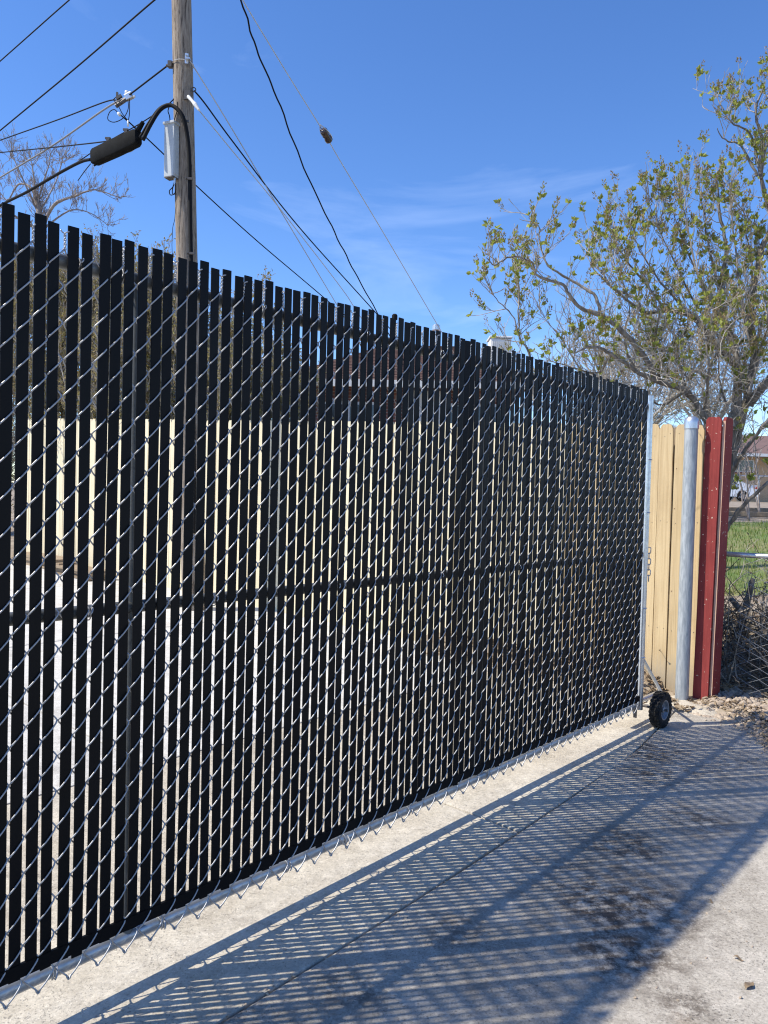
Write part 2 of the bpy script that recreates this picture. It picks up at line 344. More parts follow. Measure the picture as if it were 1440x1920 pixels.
def joint_m(s):
    P = [(-6, .42), (0, .30), (1.24, .287), (3.17, .187), (3.74, .10), (4.3, .01)]
    for a, b in zip(P, P[1:]):
        if s <= b[0]: t = (s-a[0])/(b[0]-a[0]); return a[1]+t*(b[1]-a[1])
    return P[-1][1]
def slab(poly, mt, parent, thick=.12, ins=.004, zoff=0.0):
    bm = bmesh.new(); vs = []
    c = V((sum(p[0] for p in poly)/len(poly), sum(p[1] for p in poly)/len(poly)))
    for s, m in poly:
        p = G(s, m); z = .0195*max(0, -m) + zoff
        vs.append(bm.verts.new((p.x, p.y, z)))
    f = bm.faces.new(vs)
    bmesh.ops.recalc_face_normals(bm, faces=[f])
    if f.normal.z < 0: f.normal_flip()
    r = bmesh.ops.extrude_face_region(bm, geom=[f]); 
    ev = [g for g in r['geom'] if isinstance(g, bmesh.types.BMVert)]
    for v in ev: v.co.z += 0.0
    for v in vs: v.co.z -= thick
    bm.normal_update()
    top = [e for e in bm.edges if all(v in ev for v in e.verts)]
    bmesh.ops.bevel(bm, geom=top, offset=.007, segments=2, affect='EDGES', profile=.6)
    bmesh.ops.recalc_face_normals(bm, faces=bm.faces)
    me = bpy.data.meshes.new('slab'); bm.to_mesh(me); bm.free(); me.materials.append(mt)
    o = bpy.data.objects.new('slab', me); COL.objects.link(o); o.parent = parent; return o
drive = bpy.data.objects.new('driveway', None); COL.objects.link(drive); struct(drive)
J = lambda a, b, k, off: [(a+(b-a)*i/k, joint_m(a+(b-a)*i/k)+off) for i in range(k+1)]
slab([(-6, 0), (1.956, 0)] and J(-6, 1.956, 8, -.005) + [(1.956, -1.4), (-6, -1.4)], M['conc_gate'], drive)
slab(J(1.968, 4.27, 6, -.005) + [(4.33, -.15), (4.38, -.5), (4.40, -1.4), (1.968, -1.4)], M['conc_gate'], drive)
slab(J(-6, 4.24, 12, .005) + [(4.286, .125), (4.315, .265), (4.186, .449), (3.87, .685), (3.55, .9), (3.3, 1.3), (3.15, 2.2), (3.1, 6), (-6, 6)], M['conc_front'], drive)
for i, (a, b) in enumerate(((-6, -1.9), (-1.888, 1.25), (1.262, 4.612))):
    for (c, e) in ((-1.412, -4.3), (-4.312, -7.2), (-7.212, -10.4)):
        slab([(a, c), (b, c), (b, e), (a, e)], M['conc_back'], drive)

# lawn sheet beyond the fence corner and blades on it
def lawn():
    mb = MB(); nx, ny = 40, 40; x0, x1, y0, y1 = 2.9, 16, 8.0, 15.5
    for j in range(ny+1):
        for i in range(nx+1):
            y = y0+(y1-y0)*j/ny; x = x0+(x1-x0)*i/nx + (y-7)*.18
            mb.v.append((x, y, gz(x, y)+(.012 if 0 < i < nx and 0 < j < ny else -.25)))
    for j in range(ny):
        for i in range(nx): a = j*(nx+1)+i; mb.f.append((a, a+1, a+nx+2, a+nx+1)); mb.mi.append(0)
    struct(mb.build('lawn', M['lawn'], smooth=True))
    rg = random.Random(3); mb = MB()
    for _ in range(9000):
        y = 8.1+7*rg.random()**1.3; x = 3.0+(y-7)*.3+rg.random()*4.0
        z = gz(x, y); h = .05+.07*rg.random(); a = rg.random()*6.28; w = .006; dx, dy = math.cos(a)*w, math.sin(a)*w; lx, ly = (rg.random()-.5)*.07, (rg.random()-.5)*.07
        mb.add([(x-dx, y-dy, z), (x+dx, y+dy, z), (x+lx, y+ly, z+h)], [(0, 1, 2)])
    tag(mb.build('grass', M['grass']), 'short green spring grass growing in the yard beyond the chain link fence', 'grass', kind='stuff')
lawn()

# ------------------------------------------------------------------ the rolling gate
SP, PITCHZ, WR = 0.0395, 0.0906, 0.0022
ZB, NT = 0.106, 20.5
ZT = ZB + NT*PITCHZ
S0 = 0.0133
K0, K1 = -35, 93                 # slats between gap k and gap k+1
gate = thing('rolling_gate', 'long galvanised chain link rolling gate filled with black vertical privacy slats', 'gate', GA, GROT)
def gl(s, m, z): return V((s, -m, z))     # the gate's own frame
def strand_mesh(phase):
    """flattened helix round one slat; phase 0 starts at its left edge, 1 at its right edge"""
    mb = MB(); pts = []; n = int(NT*14)
    for i in range(n+1):
        z = ZB + NT*PITCHZ*i/n
        th = 2*math.pi*(NT*i/n) + phase*math.pi
        tri = 2/math.pi*math.asin(max(-1, min(1, math.cos(th)*.985)))      # 1 at left edge, -1 at right edge
        x = SP/2 - (SP/2+WR*.75)*tri
        sn = math.sin(th); y = .0068*(1 if sn >= 0 else -1)*abs(sn)**.55
        pts.append(gl(x, y, z))
    mb.tube(pts, WR, 5, True)
    return mb.mesh('wire_strand', M['wire'], smooth=True)
strands = [strand_mesh(0), strand_mesh(1)]
def slat_mesh(v):
    rg = random.Random(v); mb = MB(); w, t = .0285, .0050; z0, z1 = .162, 2.026
    zs = [z0 + (z1-z0)*q/6 for q in range(7)]; prof = [(-w/2, -t/2+.0012), (-w/2+.0012, -t/2), (w/2-.0012, -t/2), (w/2, -t/2+.0012), (w/2, t/2-.0012), (w/2-.0012, t/2), (-w/2+.0012, t/2), (-w/2, t/2-.0012)]
    vs = []
    bow = (rg.random()-.5)*.0036; ph = rg.random()*3
    for i, z in enumerate(zs):
        off = bow*math.sin(i/6*math.pi+ph*.3) + (rg.random()-.5)*.0012; a = (rg.random()-.5)*.05
        for x, y in prof: vs.append((x*math.cos(a)-y*math.sin(a)+off, x*math.sin(a)+y*math.cos(a), z))
    fs = []
    for i in range(6):
        for j in range(8): fs.append((i*8+j, i*8+(j+1) % 8, (i+1)*8+(j+1) % 8, (i+1)*8+j))
    fs += [tuple(range(7, -1, -1)), tuple(range(48, 56))]
    mb.add(vs, fs); return mb.mesh('slat', M['slat'])
slatm = [slat_mesh(i) for i in range(9)]
rg = random.Random(21)
for k in range(K0, K1):
    x = S0 + k*SP
    inst('wire_strand', strands[0 if k % 2 == 0 else 1], gate, Matrix.Translation((x+rg.gauss(0, .0005), rg.gauss(0, .0006), rg.gauss(0, .0015))) @ Matrix.Rotation(rg.gauss(0, .0006), 4, 'Y'))
    tilt = rg.gauss(0, .0016); dz = rg.gauss(0, .0032) + (.003 if k % 2 else -.003)
    if rg.random() < .06: dz += .010
    Mx = Matrix.Translation((x+SP/2+(.0008 if k % 2 else -.0008)+max(-.0018, min(.0018, rg.gauss(0, .0009))), 0, dz)) @ Matrix.Rotation(tilt, 4, 'Y') @ Matrix.Rotation(-.05+.035*math.sin(k*.31)*math.sin(k*.113+1)+max(-.24, min(.30, rg.gauss(0, .055))), 4, 'Z')
    inst('slat', slatm[rg.randrange(9)], gate, Mx)
# twisted barbs along the top selvage, knuckles along the bottom
def twist_mesh():
    mb = MB()
    for q in (0, 1):
        pts = []
        for i in range(19):
            t = i/18; a = t*math.pi*2*2.3 + q*math.pi; rr = .0022 if t < .86 else .0022+(t-.86)*.06
            pts.append(V((math.cos(a)*rr, math.sin(a)*rr, -.004+.050*t)))
        mb.tube(pts, WR*.82, 5)
    return mb.mesh('barb', M['wire'], smooth=True)
tw = twist_mesh()
def knuckle_mesh():
    mb = MB()
    for q in (-1, 1):
        pts = [V((q*.0028, -.001*q, ZB+.004)), V((q*.0016, -.003*q, ZB-.003)), V((-q*.001, -.001*q, ZB-.005)), V((-q*.003, .002*q, ZB-.001)), V((-q*.0045, .004*q, ZB+.007))]
        mb.tube(pts, WR, 5)
    return mb.mesh('knuckle', M['wire'], smooth=True)
kn = knuckle_mesh()
for k in range(K0, K1+1):
    x = S0 + k*SP
    if k % 2: inst('barb', tw, gate, Matrix.Translation((x, 0, ZT)) @ Matrix.Rotation(rg.random()*6, 4, 'Z') @ Matrix.Rotation(rg.gauss(0, .06), 4, 'X'))
    else: inst('knuckle', kn, gate, Matrix.Translation((x, 0, 0)) @ Matrix.Rotation(rg.gauss(0, .2), 4, 'Z'))
GL0, GL1 = S0+K0*SP, 3.765
RM = -.031       # the tube frame stands behind the fabric
def pipe(name, a, b, r, mt=M['steel'], parent=gate, n=16):
    mb = MB(); mb.tube([a, b], r, n); o = mb.build(name, mt, parent, auto=True); return o
pipe('top_rail', gl(GL0, RM+.002, 1.940), gl(GL1, RM+.002, 1.940), .0185, M['frame_steel'])
pipe('middle_rail', gl(GL0, RM+.003, 1.048), gl(GL1, RM+.003, 1.048), .0172, M['frame_steel'])
pipe('bottom_rail', gl(GL0, RM, .126), gl(GL1+.02, RM, .126), .0205, M['rail_steel'])
for s in (.352, 2.05): pipe('upright', gl(s, RM-.002, .127), gl(s, RM-.002, 1.94), .0185, M['frame_steel'])
pipe('end_upright', gl(GL1, RM+.012, .10), gl(GL1, RM+.012, 2.005), .0215)
mb = MB(); mb.box(gl(GL1-.034, -.006, 1.04), (.018, .005, 1.86)); mb.build('tension_bar', M['steel'], gate)
mb = MB(); mb.box(gl((GL0+GL1)/2-.02, 0, .180), (GL1-GL0-.06, .0085, .034)); mb.build('slat_lock_strip', M['slat_lock'], gate)
# tension bands round the end upright, tie wires along the rails
def band(z):
    mb = MB(); pts = []
    for i in range(15):
        a = RAD(-70) + RAD(320)*i/14; pts.append(gl(GL1+math.cos(a+math.pi)*.0235, RM+.012-math.sin(a+math.pi)*.0235, z))
    mb.tube(pts, .0035, 4); mb.box(gl(GL1-.03, RM+.012, z), (.012, .02, .02)); mb.build('tension_band', M['steel'], gate)
for z in (.42, .72, 1.30, 1.62): band(z)
def bez_early(P): return [P[0]]+[(P[i-1]+P[i]*2+P[i+1])/4 for i in range(1, len(P)-1)]+[P[-1]]
tie = MB(); pts = []
for i in range(23):
    a = i/22*math.pi*2*1.25 - .6; pts.append(V((.004*math.sin(i*.9)+i*.0006, -RM-.0235*math.cos(a)*1.12, .0238*math.sin(a))))
pts += [V((.004, -.011, .010)), V((.003, -.013, .003)), V((-.002, -.012, -.003))]; pts = bez_early(pts)
tie.tube(pts, .0019, 5); tiem = tie.mesh('tie_wire', M['wire'], smooth=True)
for z, ss in ((1.940, (-.9, -.3, .165, .285, .75, 1.22, 1.66, 2.02, 2.22, 2.7, 3.1, 3.5)), (1.048, (-.5, .2, .62, 1.1, 1.7, 2.3, 2.9, 3.4)), (.126, (-.4, .12, .43, .93, 1.21, 1.55, 2.1, 2.6, 3.1, 3.5))):
    for s in ss:
        kk = round((s-S0)/SP); inst('tie_wire', tiem, gate, Matrix.Translation((S0+kk*SP, 0, z)) @ Matrix.Rotation(rg.gauss(0, .15), 4, 'Y'))
# outrigger, brace, axle and wheel at the far end
WS, WM, WZ = 3.835, .085, .108
pipe('outrigger_bar', gl(3.60, -.075, .120), gl(4.22, -.075, .112), .016)
pipe('brace', gl(3.76, -.045, .475), gl(4.24, -.07, .105), .0105, M['white_paint'], n=10)
pipe('axle', gl(WS, -.09, WZ), gl(WS, WM+.044, WZ), .008, M['rustbolt'], n=10)
mb = MB(); mb.box(gl(3.71, -.02, .105), (.008, .02, .09)); mb.box(gl(3.66, -.045, .142), (.16, .03, .006)); mb.build('hanger_bolt', M['rustbolt'], gate)
wheel = bpy.data.objects.new('wheel', None); COL.objects.link(wheel); wheel.parent = gate
TR = .108
ax = (0, -1, 0)
mb = MB(); c = gl(WS, WM, WZ)
prof = [(.058, -.026), (.066, -.031), (.082, -.034), (.096, -.0315), (.1025, -.025), (.1045, -.012), (.105, 0), (.1045, .012), (.1025, .025), (.096, .0315), (.082, .034), (.066, .031), (.058, .026)]
mb.lathe(prof, c, ax, 40)
for i in range(26):
    for sgn, off in ((-1, 0), (1, .5)):
        a = 2*math.pi*(i+off)/26
        R = Matrix.Rotation(a, 3, 'Y') @ Matrix.Rotation(sgn*.35, 3, 'Z')
        p = c + Matrix.Rotation(a, 3, 'Y') @ V((0, sgn*.0150, .1048))
        mb.box(p, (.0135, .024, .0075), R)
        p = c + Matrix.Rotation(a, 3, 'Y') @ V((0, sgn*.0285, .0965)); mb.box(p, (.012, .007, .014), Matrix.Rotation(a, 3, 'Y'))
tyre = mb.build('tyre', M['rubber'], wheel, auto=True)
mb = MB(); mb.lathe([(.0, .013), (.016, .014), (.018, .022), (.012, .026), (.0, .027)], c, ax, 20)
mb.lathe([(.018, .012), (.030, .006), (.044, .006), (.050, .014), (.054, .027), (.060, .029), (.061, .024), (.055, .0), (.050, -.024), (.018, -.020)], c, ax, 32)
for i in range(5):
    a = 2*math.pi*i/5; p = c + V((math.cos(a)*.033, -.009, math.sin(a)*.033)); mb.tube([p, p+V((0, -.007, 0))], .0052, 6)
mb.build('rim', M['rim'], wheel, auto=True)
# chain hooked on the end upright
ch = thing('hanging_chain', 'short loose galvanised chain hanging beside the end upright of the gate', 'chain', G(3.80, -.005, .87), GROT)
for i in range(6):
    mb = MB(); pts = []
    for j in range(13):
        a = 2*math.pi*j/12; pts.append(V((math.cos(a)*.010, 0, math.sin(a)*.010 + (.010 if math.sin(a) > 0 else -.010))))
    mb.tube(pts, .0030, 6, False); o = mb.build('link', M['wire'], ch, smooth=True)
    o.location = (.0012*i, 0, .20-.034*i); o.rotation_euler = (0, 0, RAD(20) if i % 2 else RAD(105))

# ------------------------------------------------------------------ latch post
post = thing('gate_post', 'thick round galvanised latch post with domed cap standing before the tan fence', 'post', G(4.49, -.028, 0), GROT)
mb = MB(); mb.tube([(0, 0, -.1), (0, 0, .62), (0, 0, 1.905)], .0440, 28); mb.build('pipe', M['post_steel'], post, auto=True)
mb = MB(); mb.lathe([(.0455, 1.862), (.0485, 1.864), (.0485, 1.905), (.047, 1.918), (.041, 1.934), (.029, 1.946), (.014, 1.952), (0, 1.953)], (0, 0, 0), (0, 0, 1), 28); mb.build('cap', M['steel'], post, auto=True)
mb = MB(); rg = random.Random(5); nn = 26; rings = []
for r, z in ((.34, -.05), (.27, .004), (.17, .022), (.07, .030), (.0, .03)):
    rings.append((r, z))
vs = []; fs = []
for i, (r, z) in enumerate(rings):
    for j in range(nn):
        a = 2*math.pi*j/nn; q = r*(1+.14*math.sin(a*3+1)+.08*math.sin(a*5)); vs.append((math.cos(a)*q, math.sin(a)*q, z+rg.gauss(0, .003)))
for i in range(len(rings)-1):
    for j in range(nn): fs.append((i*nn+j, i*nn+(j+1) % nn, (i+1)*nn+(j+1) % nn, (i+1)*nn+j))
mb.add(vs, fs); mb.build('footing', M['conc_gate'], post, smooth=True)

# ------------------------------------------------------------------ wooden fence
fence = thing('wooden_fence', 'tall tan painted wooden picket fence running away behind the black slatted gate', 'fence', G(4.63, 0, 0), GROT)
PW, PG = .0965, .0070
rg = random.Random(12)
def picket(w, h, t, dog=.018):
    mb = MB(); poly = [(-w/2, 0), (w/2, 0), (w/2, h-dog*1.1), (w/2-dog*.7, h-dog*.25), (w/2-dog*1.3, h), (-w/2+dog*1.3, h), (-w/2+dog*.7, h-dog*.25), (-w/2, h-dog*1.1)]
    # face towards -s (local -x); width along local y
    Mx = Matrix(((0, 1, 0, 0), (1, 0, 0, 0), (0, 0, 1, 0), (0, 0, 0, 1)))
    mb.prism(poly, -t, 0, Mx); return mb
pk = {}
for v, mt in (('tan', M['tan']), ('cream', M['cream']), ('tan2', M['tan'])):
    pk[v] = picket(PW, 1.0, .018, .018).mesh('picket', mt)
i = 0; m = -.02-.012
while m > -10.6:
    base = .0195*(-m)-.015; top = 1.905+.0478*(-m)+rg.gauss(0, .004)
    o = inst('picket', pk['tan'] if m > -1.0 else pk['cream'], fence, Matrix.Translation((rg.gauss(0, .0012), -m, base)) @ Matrix.Rotation(rg.gauss(0, .002), 4, 'X') @ Matrix.Diagonal((1, 1, top-base, 1)))
    m -= PW+PG+rg.random()*.002; i += 1
for zz, in ((.35,), (1.1,), (1.72,)):
    mb = MB(); mb.box((.055, 5.45, zz+.13), (.038, 10.8, .085), Matrix.Rotation(.033, 3, 'X')); mb.build('rail', M['rawwood'], fence)
for q in range(5):
    mb = MB(); mb.box((.125, .25+q*2.4, .9+.05*q), (.088, .088, 2.0)); mb.build('fence_post', M['rawwood'], fence)
for (mm, zz) in ((-.265, 1.32), (-.17, 1.32), (-.27, .72), (-.17, .74), (-.28, 1.60), (-.165, 1.60)):
    mb = MB(); mb.tube([(-.0195, -mm, zz), (-.017, -mm, zz)], .0042, 7); mb.build('knot', M['knot'], fence)
for q in range(5):
    for zz in (.47, 1.22, 1.84):
        for e in (-.022, .02):
            mb = MB(); yy = .032+q*.1045+e+rg.gauss(0, .003); z_ = zz+rg.gauss(0, .008); mb.tube([(-.0205, yy, z_), (-.017, yy, z_)], .0026, 6); mb.build('nail', M['rustbolt'], fence)
# red corner boards
redb = thing('red_corner_boards', 'pair of peeling dark red boards boxing in the corner at the fence end', 'board', G(4.60, .10, 0), GROT)
lean = .013
def red_picket(w, h, t):
    mb = MB(); d = .02; poly = [(-w/2, 0), (w/2, 0), (w/2, h-d), (w/2-d*.8, h), (-w/2+d*.8, h), (-w/2, h-d)]
    return mb, poly
mb, poly = red_picket(.100, 1.945, .02)
Mx = Matrix.Translation((-.025, .03, 0)) @ Matrix.Rotation(lean, 4, 'X') @ Matrix(((0, 1, 0, 0), (1, 0, 0, 0), (0, 0, 1, 0), (0, 0, 0, 1)))
mb.prism(poly, -.019, 0, Mx); o = mb.build('red_board', M['red'], redb); o['label'] = 'sunlit red board facing the gate'
mb = MB(); Mx2 = Matrix.Translation((.058, -.022, 0)) @ Matrix.Rotation(lean, 4, 'X')
mb.prism([(-.080, 0), (.072, 0), (.072, 1.92), (.054, 1.945), (-.062, 1.945), (-.080, 1.92)], -.019, 0, Mx2); o = mb.build('red_board', M['red'], redb); o['label'] = 'shaded dark red board facing the yard'
mb = MB(); mb.prism([(-.0815, .0), (-.0805, .0), (-.0805, 1.918), (-.0815, 1.918)], -.0185, -.0005, Mx2); mb.build('raw_edge', M['rededge'], redb)
mb = MB(); mb.box((.06, .035, .94), (.088, .088, 1.9), Matrix.Rotation(lean, 3, 'X')); mb.build('corner_post', M['rawwood'], redb)
mb = MB(); mb.box((.142, .0, .93), (.018, .06, 1.84), Matrix.Rotation(lean, 3, 'X')); mb.build('tan_strip', M['tan'], redb)

# ------------------------------------------------------------------ low chain link fence to the right of the corner
clf = thing('chain_link_fence', 'low dark chain link fence beyond the red corner boards, with a top rail', 'fence', G(4.80, .22, 0), GROT)
def cl_mesh(L, H, p=.075, z0=.03):
    mb = MB(); n = int(L/p)
    for i in range(n):
        pts = []; k = int(H/p)*2
        for j in range(k+1):
            z = z0 + H*j/k; sd = (j+i) % 2; pts.append(V(((-1 if j % 2 else 1)*.003, -(i+sd*1.04-.02)*p, z)))
        mb.tube(pts, .0024, 4)
    return mb
cl_mesh(2.6, .975).build('mesh_fabric', M['wire'], clf); clf.children[0]['kind'] = 'stuff'
pipe('top_rail', V((.012, .10, 1.015)), V((.012, -2.7, 1.045)), .0175, M['steel'], clf, 12)
pipe('fence_post', V((.03, -2.3, -.1)), V((.03, -2.3, 1.09)), .024, M['steel'], clf, 12)
pipe('fence_post', V((.03, -.40, -.1)), V((.03, -.40, 1.03)), .0165, M['steel'], clf, 12)
mb = MB(); mb.box((.012, -.33, 1.02), (.05, .05, .042), Matrix.Rotation(.3, 3, 'X')); mb.build('rail_sleeve', M['steel'], clf, bevel=.008)

# ------------------------------------------------------------------ loose ground cover: gravel, litter
def rock(mb, c, r, rg, flat=.6):
    ph = (1+5**.5)/2
    iv = [(-1, ph, 0), (1, ph, 0), (-1, -ph, 0), (1, -ph, 0), (0, -1, ph), (0, 1, ph), (0, -1, -ph), (0, 1, -ph), (ph, 0, -1), (ph, 0, 1), (-ph, 0, -1), (-ph, 0, 1)]
    fc = [(0, 11, 5), (0, 5, 1), (0, 1, 7), (0, 7, 10), (0, 10, 11), (1, 5, 9), (5, 11, 4), (11, 10, 2), (10, 7, 6), (7, 1, 8), (3, 9, 4), (3, 4, 2), (3, 2, 6), (3, 6, 8), (3, 8, 9), (4, 9, 5), (2, 4, 11), (6, 2, 10), (8, 6, 7), (9, 8, 1)]
    R = Matrix.Rotation(rg.random()*6, 3, 'Z') @ Matrix.Rotation(rg.gauss(0, .4), 3, 'X'); sx, sy = .8+.6*rg.random(), .8+.4*rg.random()
    vs = []
    for p in iv:
        q = V(p)*(r/1.9)*(1+rg.gauss(0, .12)); q = R @ V((q.x*sx, q.y*sy, q.z*flat)); vs.append(V(c)+q)
    mb.add(vs, fc)
rg = random.Random(33); mb = MB()
def edge_s(m):
    E_ = [(-.2, 4.33), (.017, 4.30), (.125, 4.31), (.265, 4.33), (.449, 4.20), (.685, 3.88), (.9, 3.56), (1.3, 3.31), (2.2, 3.16), (6, 3.1)]
    for a, b in zip(E_, E_[1:]):
        if m <= b[0]: return a[1]+(b[1]-a[1])*(m-a[0])/(b[0]-a[0])
    return 3.1
cnt = 0
while cnt < 3600:
    m = .10+2.3*rg.random()**1.3; s = edge_s(m)-.04+1.5*rg.random()**1.6
    hump = .05*sstep((s-edge_s(m))/.25)
    r = .008+.020*rg.random()**2
    p = G(s, m, hump-.03*sstep((.06-(s-edge_s(m)))/.06)*0+r*.25-.012+(gz(*G(s, m).xy))); rock(mb, p, r, rg); cnt += 1
for _ in range(60):
    m = .05+.9*rg.random(); s = edge_s(m)-rg.random()**2*.35; r = .003+.006*rg.random(); rock(mb, G(s, m, r*.3), r, rg)
tag(mb.build('gravel', M['stone']), 'loose tan gravel heaped along the right edge of the concrete', 'gravel', kind='stuff')
# soil bank under the gravel
mb = MB(); nx = 24
for j in range(nx+1):
    for i in range(nx+1):
        m = -.2+3.2*j/nx; s = edge_s(m)+.01+1.8*i/nx
        h = .045*sstep((s-edge_s(m))/.25)+.012*math.sin(s*9)*math.sin(m*7) - .012
        p = G(s, m); mb.v.append((p.x, p.y, h+gz(p.x, p.y)))
for j in range(nx):
    for i in range(nx): a = j*(nx+1)+i; mb.f.append((a, a+1, a+nx+2, a+nx+1)); mb.mi.append(0)
struct(mb.build('soil_bank', M['soil'], smooth=True))
# soil and leaf litter at the foot of the tan fence
def mound(s, m):
    return .13*math.exp(-((s-4.56)/.17)**2)*sstep((-.12-m)/.2) + .02*math.sin(s*31)*math.sin(m*23)*.4
mb = MB(); nx = 26
for j in range(nx+1):
    for i in range(nx+1):
        m = .15-2.4*j/nx; s = 4.30+.4*i/nx
        p = G(s, m); mb.v.append((p.x, p.y, -.02+mound(s, m)+.0195*max(0, -m)+.018*sstep((s-4.3)/.08)))
for j in range(nx):
    for i in range(nx): a = j*(nx+1)+i; mb.f.append((a, a+1, a+nx+2, a+nx+1)); mb.mi.append(0)
struct(mb.build('soil_mound', M['soil'], smooth=True))
def flake(mb, p, r, rg):
    a = rg.random()*6.28; tx = V((math.cos(a), math.sin(a), rg.gauss(0, .45))).normalized(); ty = tx.cross(V((rg.gauss(0, .5), rg.gauss(0, .5), 1))).normalized()
    up = tx.cross(ty)*r*.35*rg.choice((-1, 1))
    mb.add([p-tx*r, p-ty*r*.45+up, p+tx*r, p+ty*r*.45+up], [(0, 1, 2), (0, 2, 3)])
rg = random.Random(8); mb = MB()
for _ in range(1500):
    m = .1-2.2*rg.random()**1.4; s = 4.60-.36*abs(rg.gauss(0, .5))
    if s < 4.2: continue
    flake(mb, G(s, m, mound(s, m)+.0195*max(0, -m)+.008+.018*rg.random()), .010+.024*rg.random(), rg)
for _ in range(2600):
    m = -.6+1.5*rg.random(); s = 4.85+2.2*rg.random()
    p = G(s, m); flake(mb, V((p.x, p.y, gz(p.x, p.y)+.01+.03*rg.random()+(.04 if m > .1 else 0))), .012+.028*rg.random(), rg)
for _ in range(240):
    m = .12+1.2*rg.random(); s = edge_s(m)+.3*rg.random(); flake(mb, G(s, m, .055+.01*rg.random()), .010+.018*rg.random(), rg)
tag(mb.build('leaf_litter', M['dryleaf']), 'dry brown leaf litter lying along the foot of the tan fence and under the shrub', 'leaf litter', kind='stuff')
# crumbs on the concrete and a few lone dry leaves
rg = random.Random(4); mb = MB()
for _ in range(230):
    s = .2+3.6*rg.random(); m = .03+1.6*rg.random(); rock(mb, G(s, m, .001), .0015+.004*rg.random()**2, rg)
for _ in range(420):
    s = -.3+4.4*rg.random(); m = joint_m(s)+rg.gauss(0, .018); rock(mb, G(s, m, .0), .0012+.0045*rg.random()**2, rg)
for _ in range(260):
    s = .1+3.9*rg.random(); m = -.05+abs(rg.gauss(0, .09)); rock(mb, G(s, m, .001), .001+.004*rg.random()**2, rg)
tag(mb.build('crumbs', M['stone']), 'fine crumbs of grit scattered over the concrete driveway', 'grit', kind='stuff')
for lb, s, m, r in (('curled dry brown leaf on the sunlit concrete, nearest to the camera', 1.555, 1.259, .026), ('small dry leaf just behind the larger curled leaf on the sunlit concrete', 1.668, 1.196, .016), ('tiny dry leaf at the edge of the gate shadow on the concrete', 1.95, 1.02, .011)):
    mb = MB(); k = 9; vs = []; rgl = random.Random(int(s*100))
    for i in range(k):
        t = i/(k-1); w = math.sin(math.pi*min(1, t*1.04))**.8*.42*r
        for q in (-1, 0, 1): vs.append(V(((t-.5)*2*r, q*w, .004+.35*w*abs(q)+.004*math.sin(t*6)+rgl.random()*.001)))
    fs = [(i*3+j, i*3+j+1, i*3+j+4, i*3+j+3) for i in range(k-1) for j in (0, 1)]
    mb.add(vs, fs); o = mb.build('fallen_leaf', M['dryleaf'], smooth=True); o.location = G(s, m, 0); o.rotation_euler = (0, 0, rgl.random()*6)
    tag(o, lb, 'leaf', 'dry leaves on the driveway')

# ------------------------------------------------------------------ woody plants
def bez(pts, n=6):
    """smooth polyline through points"""
    out = []; P = [pts[0]]+list(pts)+[pts[-1]]
    for i in range(1, len(P)-2):
        for j in range(n):
            t = j/n; a, b, c, d = P[i-1], P[i], P[i+1], P[i+2]
            out.append(.5*((2*b)+(c-a)*t+(2*a-5*b+4*c-d)*t*t+(3*b-a-3*c+d)*t*t*t))
    out.append(P[-2]); return out
def rdir(rg):
    while True:
        v = V((rg.uniform(-1, 1), rg.uniform(-1, 1), rg.uniform(-1, 1)))
        if .05 < v.length < 1: return v.normalized()
def twig(mb, p, d, L, r, lev, rg, tips, up=.25, wig=.35, nch=(2, 4), ns=4, shrink=.62, spread=.8, minr=.0017, sides=4):
    pts = [p]; q = p.copy(); dd = d.normalized(); st = L/ns
    for i in range(ns):
        dd = (dd + rdir(rg)*wig*.5 + V((0, 0, up*.3))).normalized(); q = q + dd*st; pts.append(q.copy())
    mb.tube(pts, [max(minr, r*(1-.65*i/ns)) for i in range(ns+1)], sides if lev > 0 else 3, False)
    if lev <= 0: tips.append((pts[-1], dd, L)); return
    for c in range(rg.randint(*nch)):
        t = rg.uniform(.25, 1); i = min(ns-1, int(t*ns)); pp = pts[i].lerp(pts[i+1], t*ns-i)
        nd = (dd + rdir(rg)*spread + V((0, 0, up))).normalized()
        twig(mb, pp, nd, L*shrink*rg.uniform(.7, 1.2), max(minr, r*.55), lev-1, rg, tips, up, wig, nch, ns, shrink, spread, minr, sides)
    tips.append((pts[-1], dd, L))
def leaf(mb, p, d, L, w, rg):
    side = d.cross(rdir(rg))
    if side.length < .05: return
    side = side.normalized(); nn = side.cross(d).normalized(); a = p+d*L*.5; f = nn*w*.35; tip = p+d*L-nn*L*.08
    mb.add([p, a+side*w+f, tip, a-side*w+f], [(0, 1, 2), (0, 2, 3)])

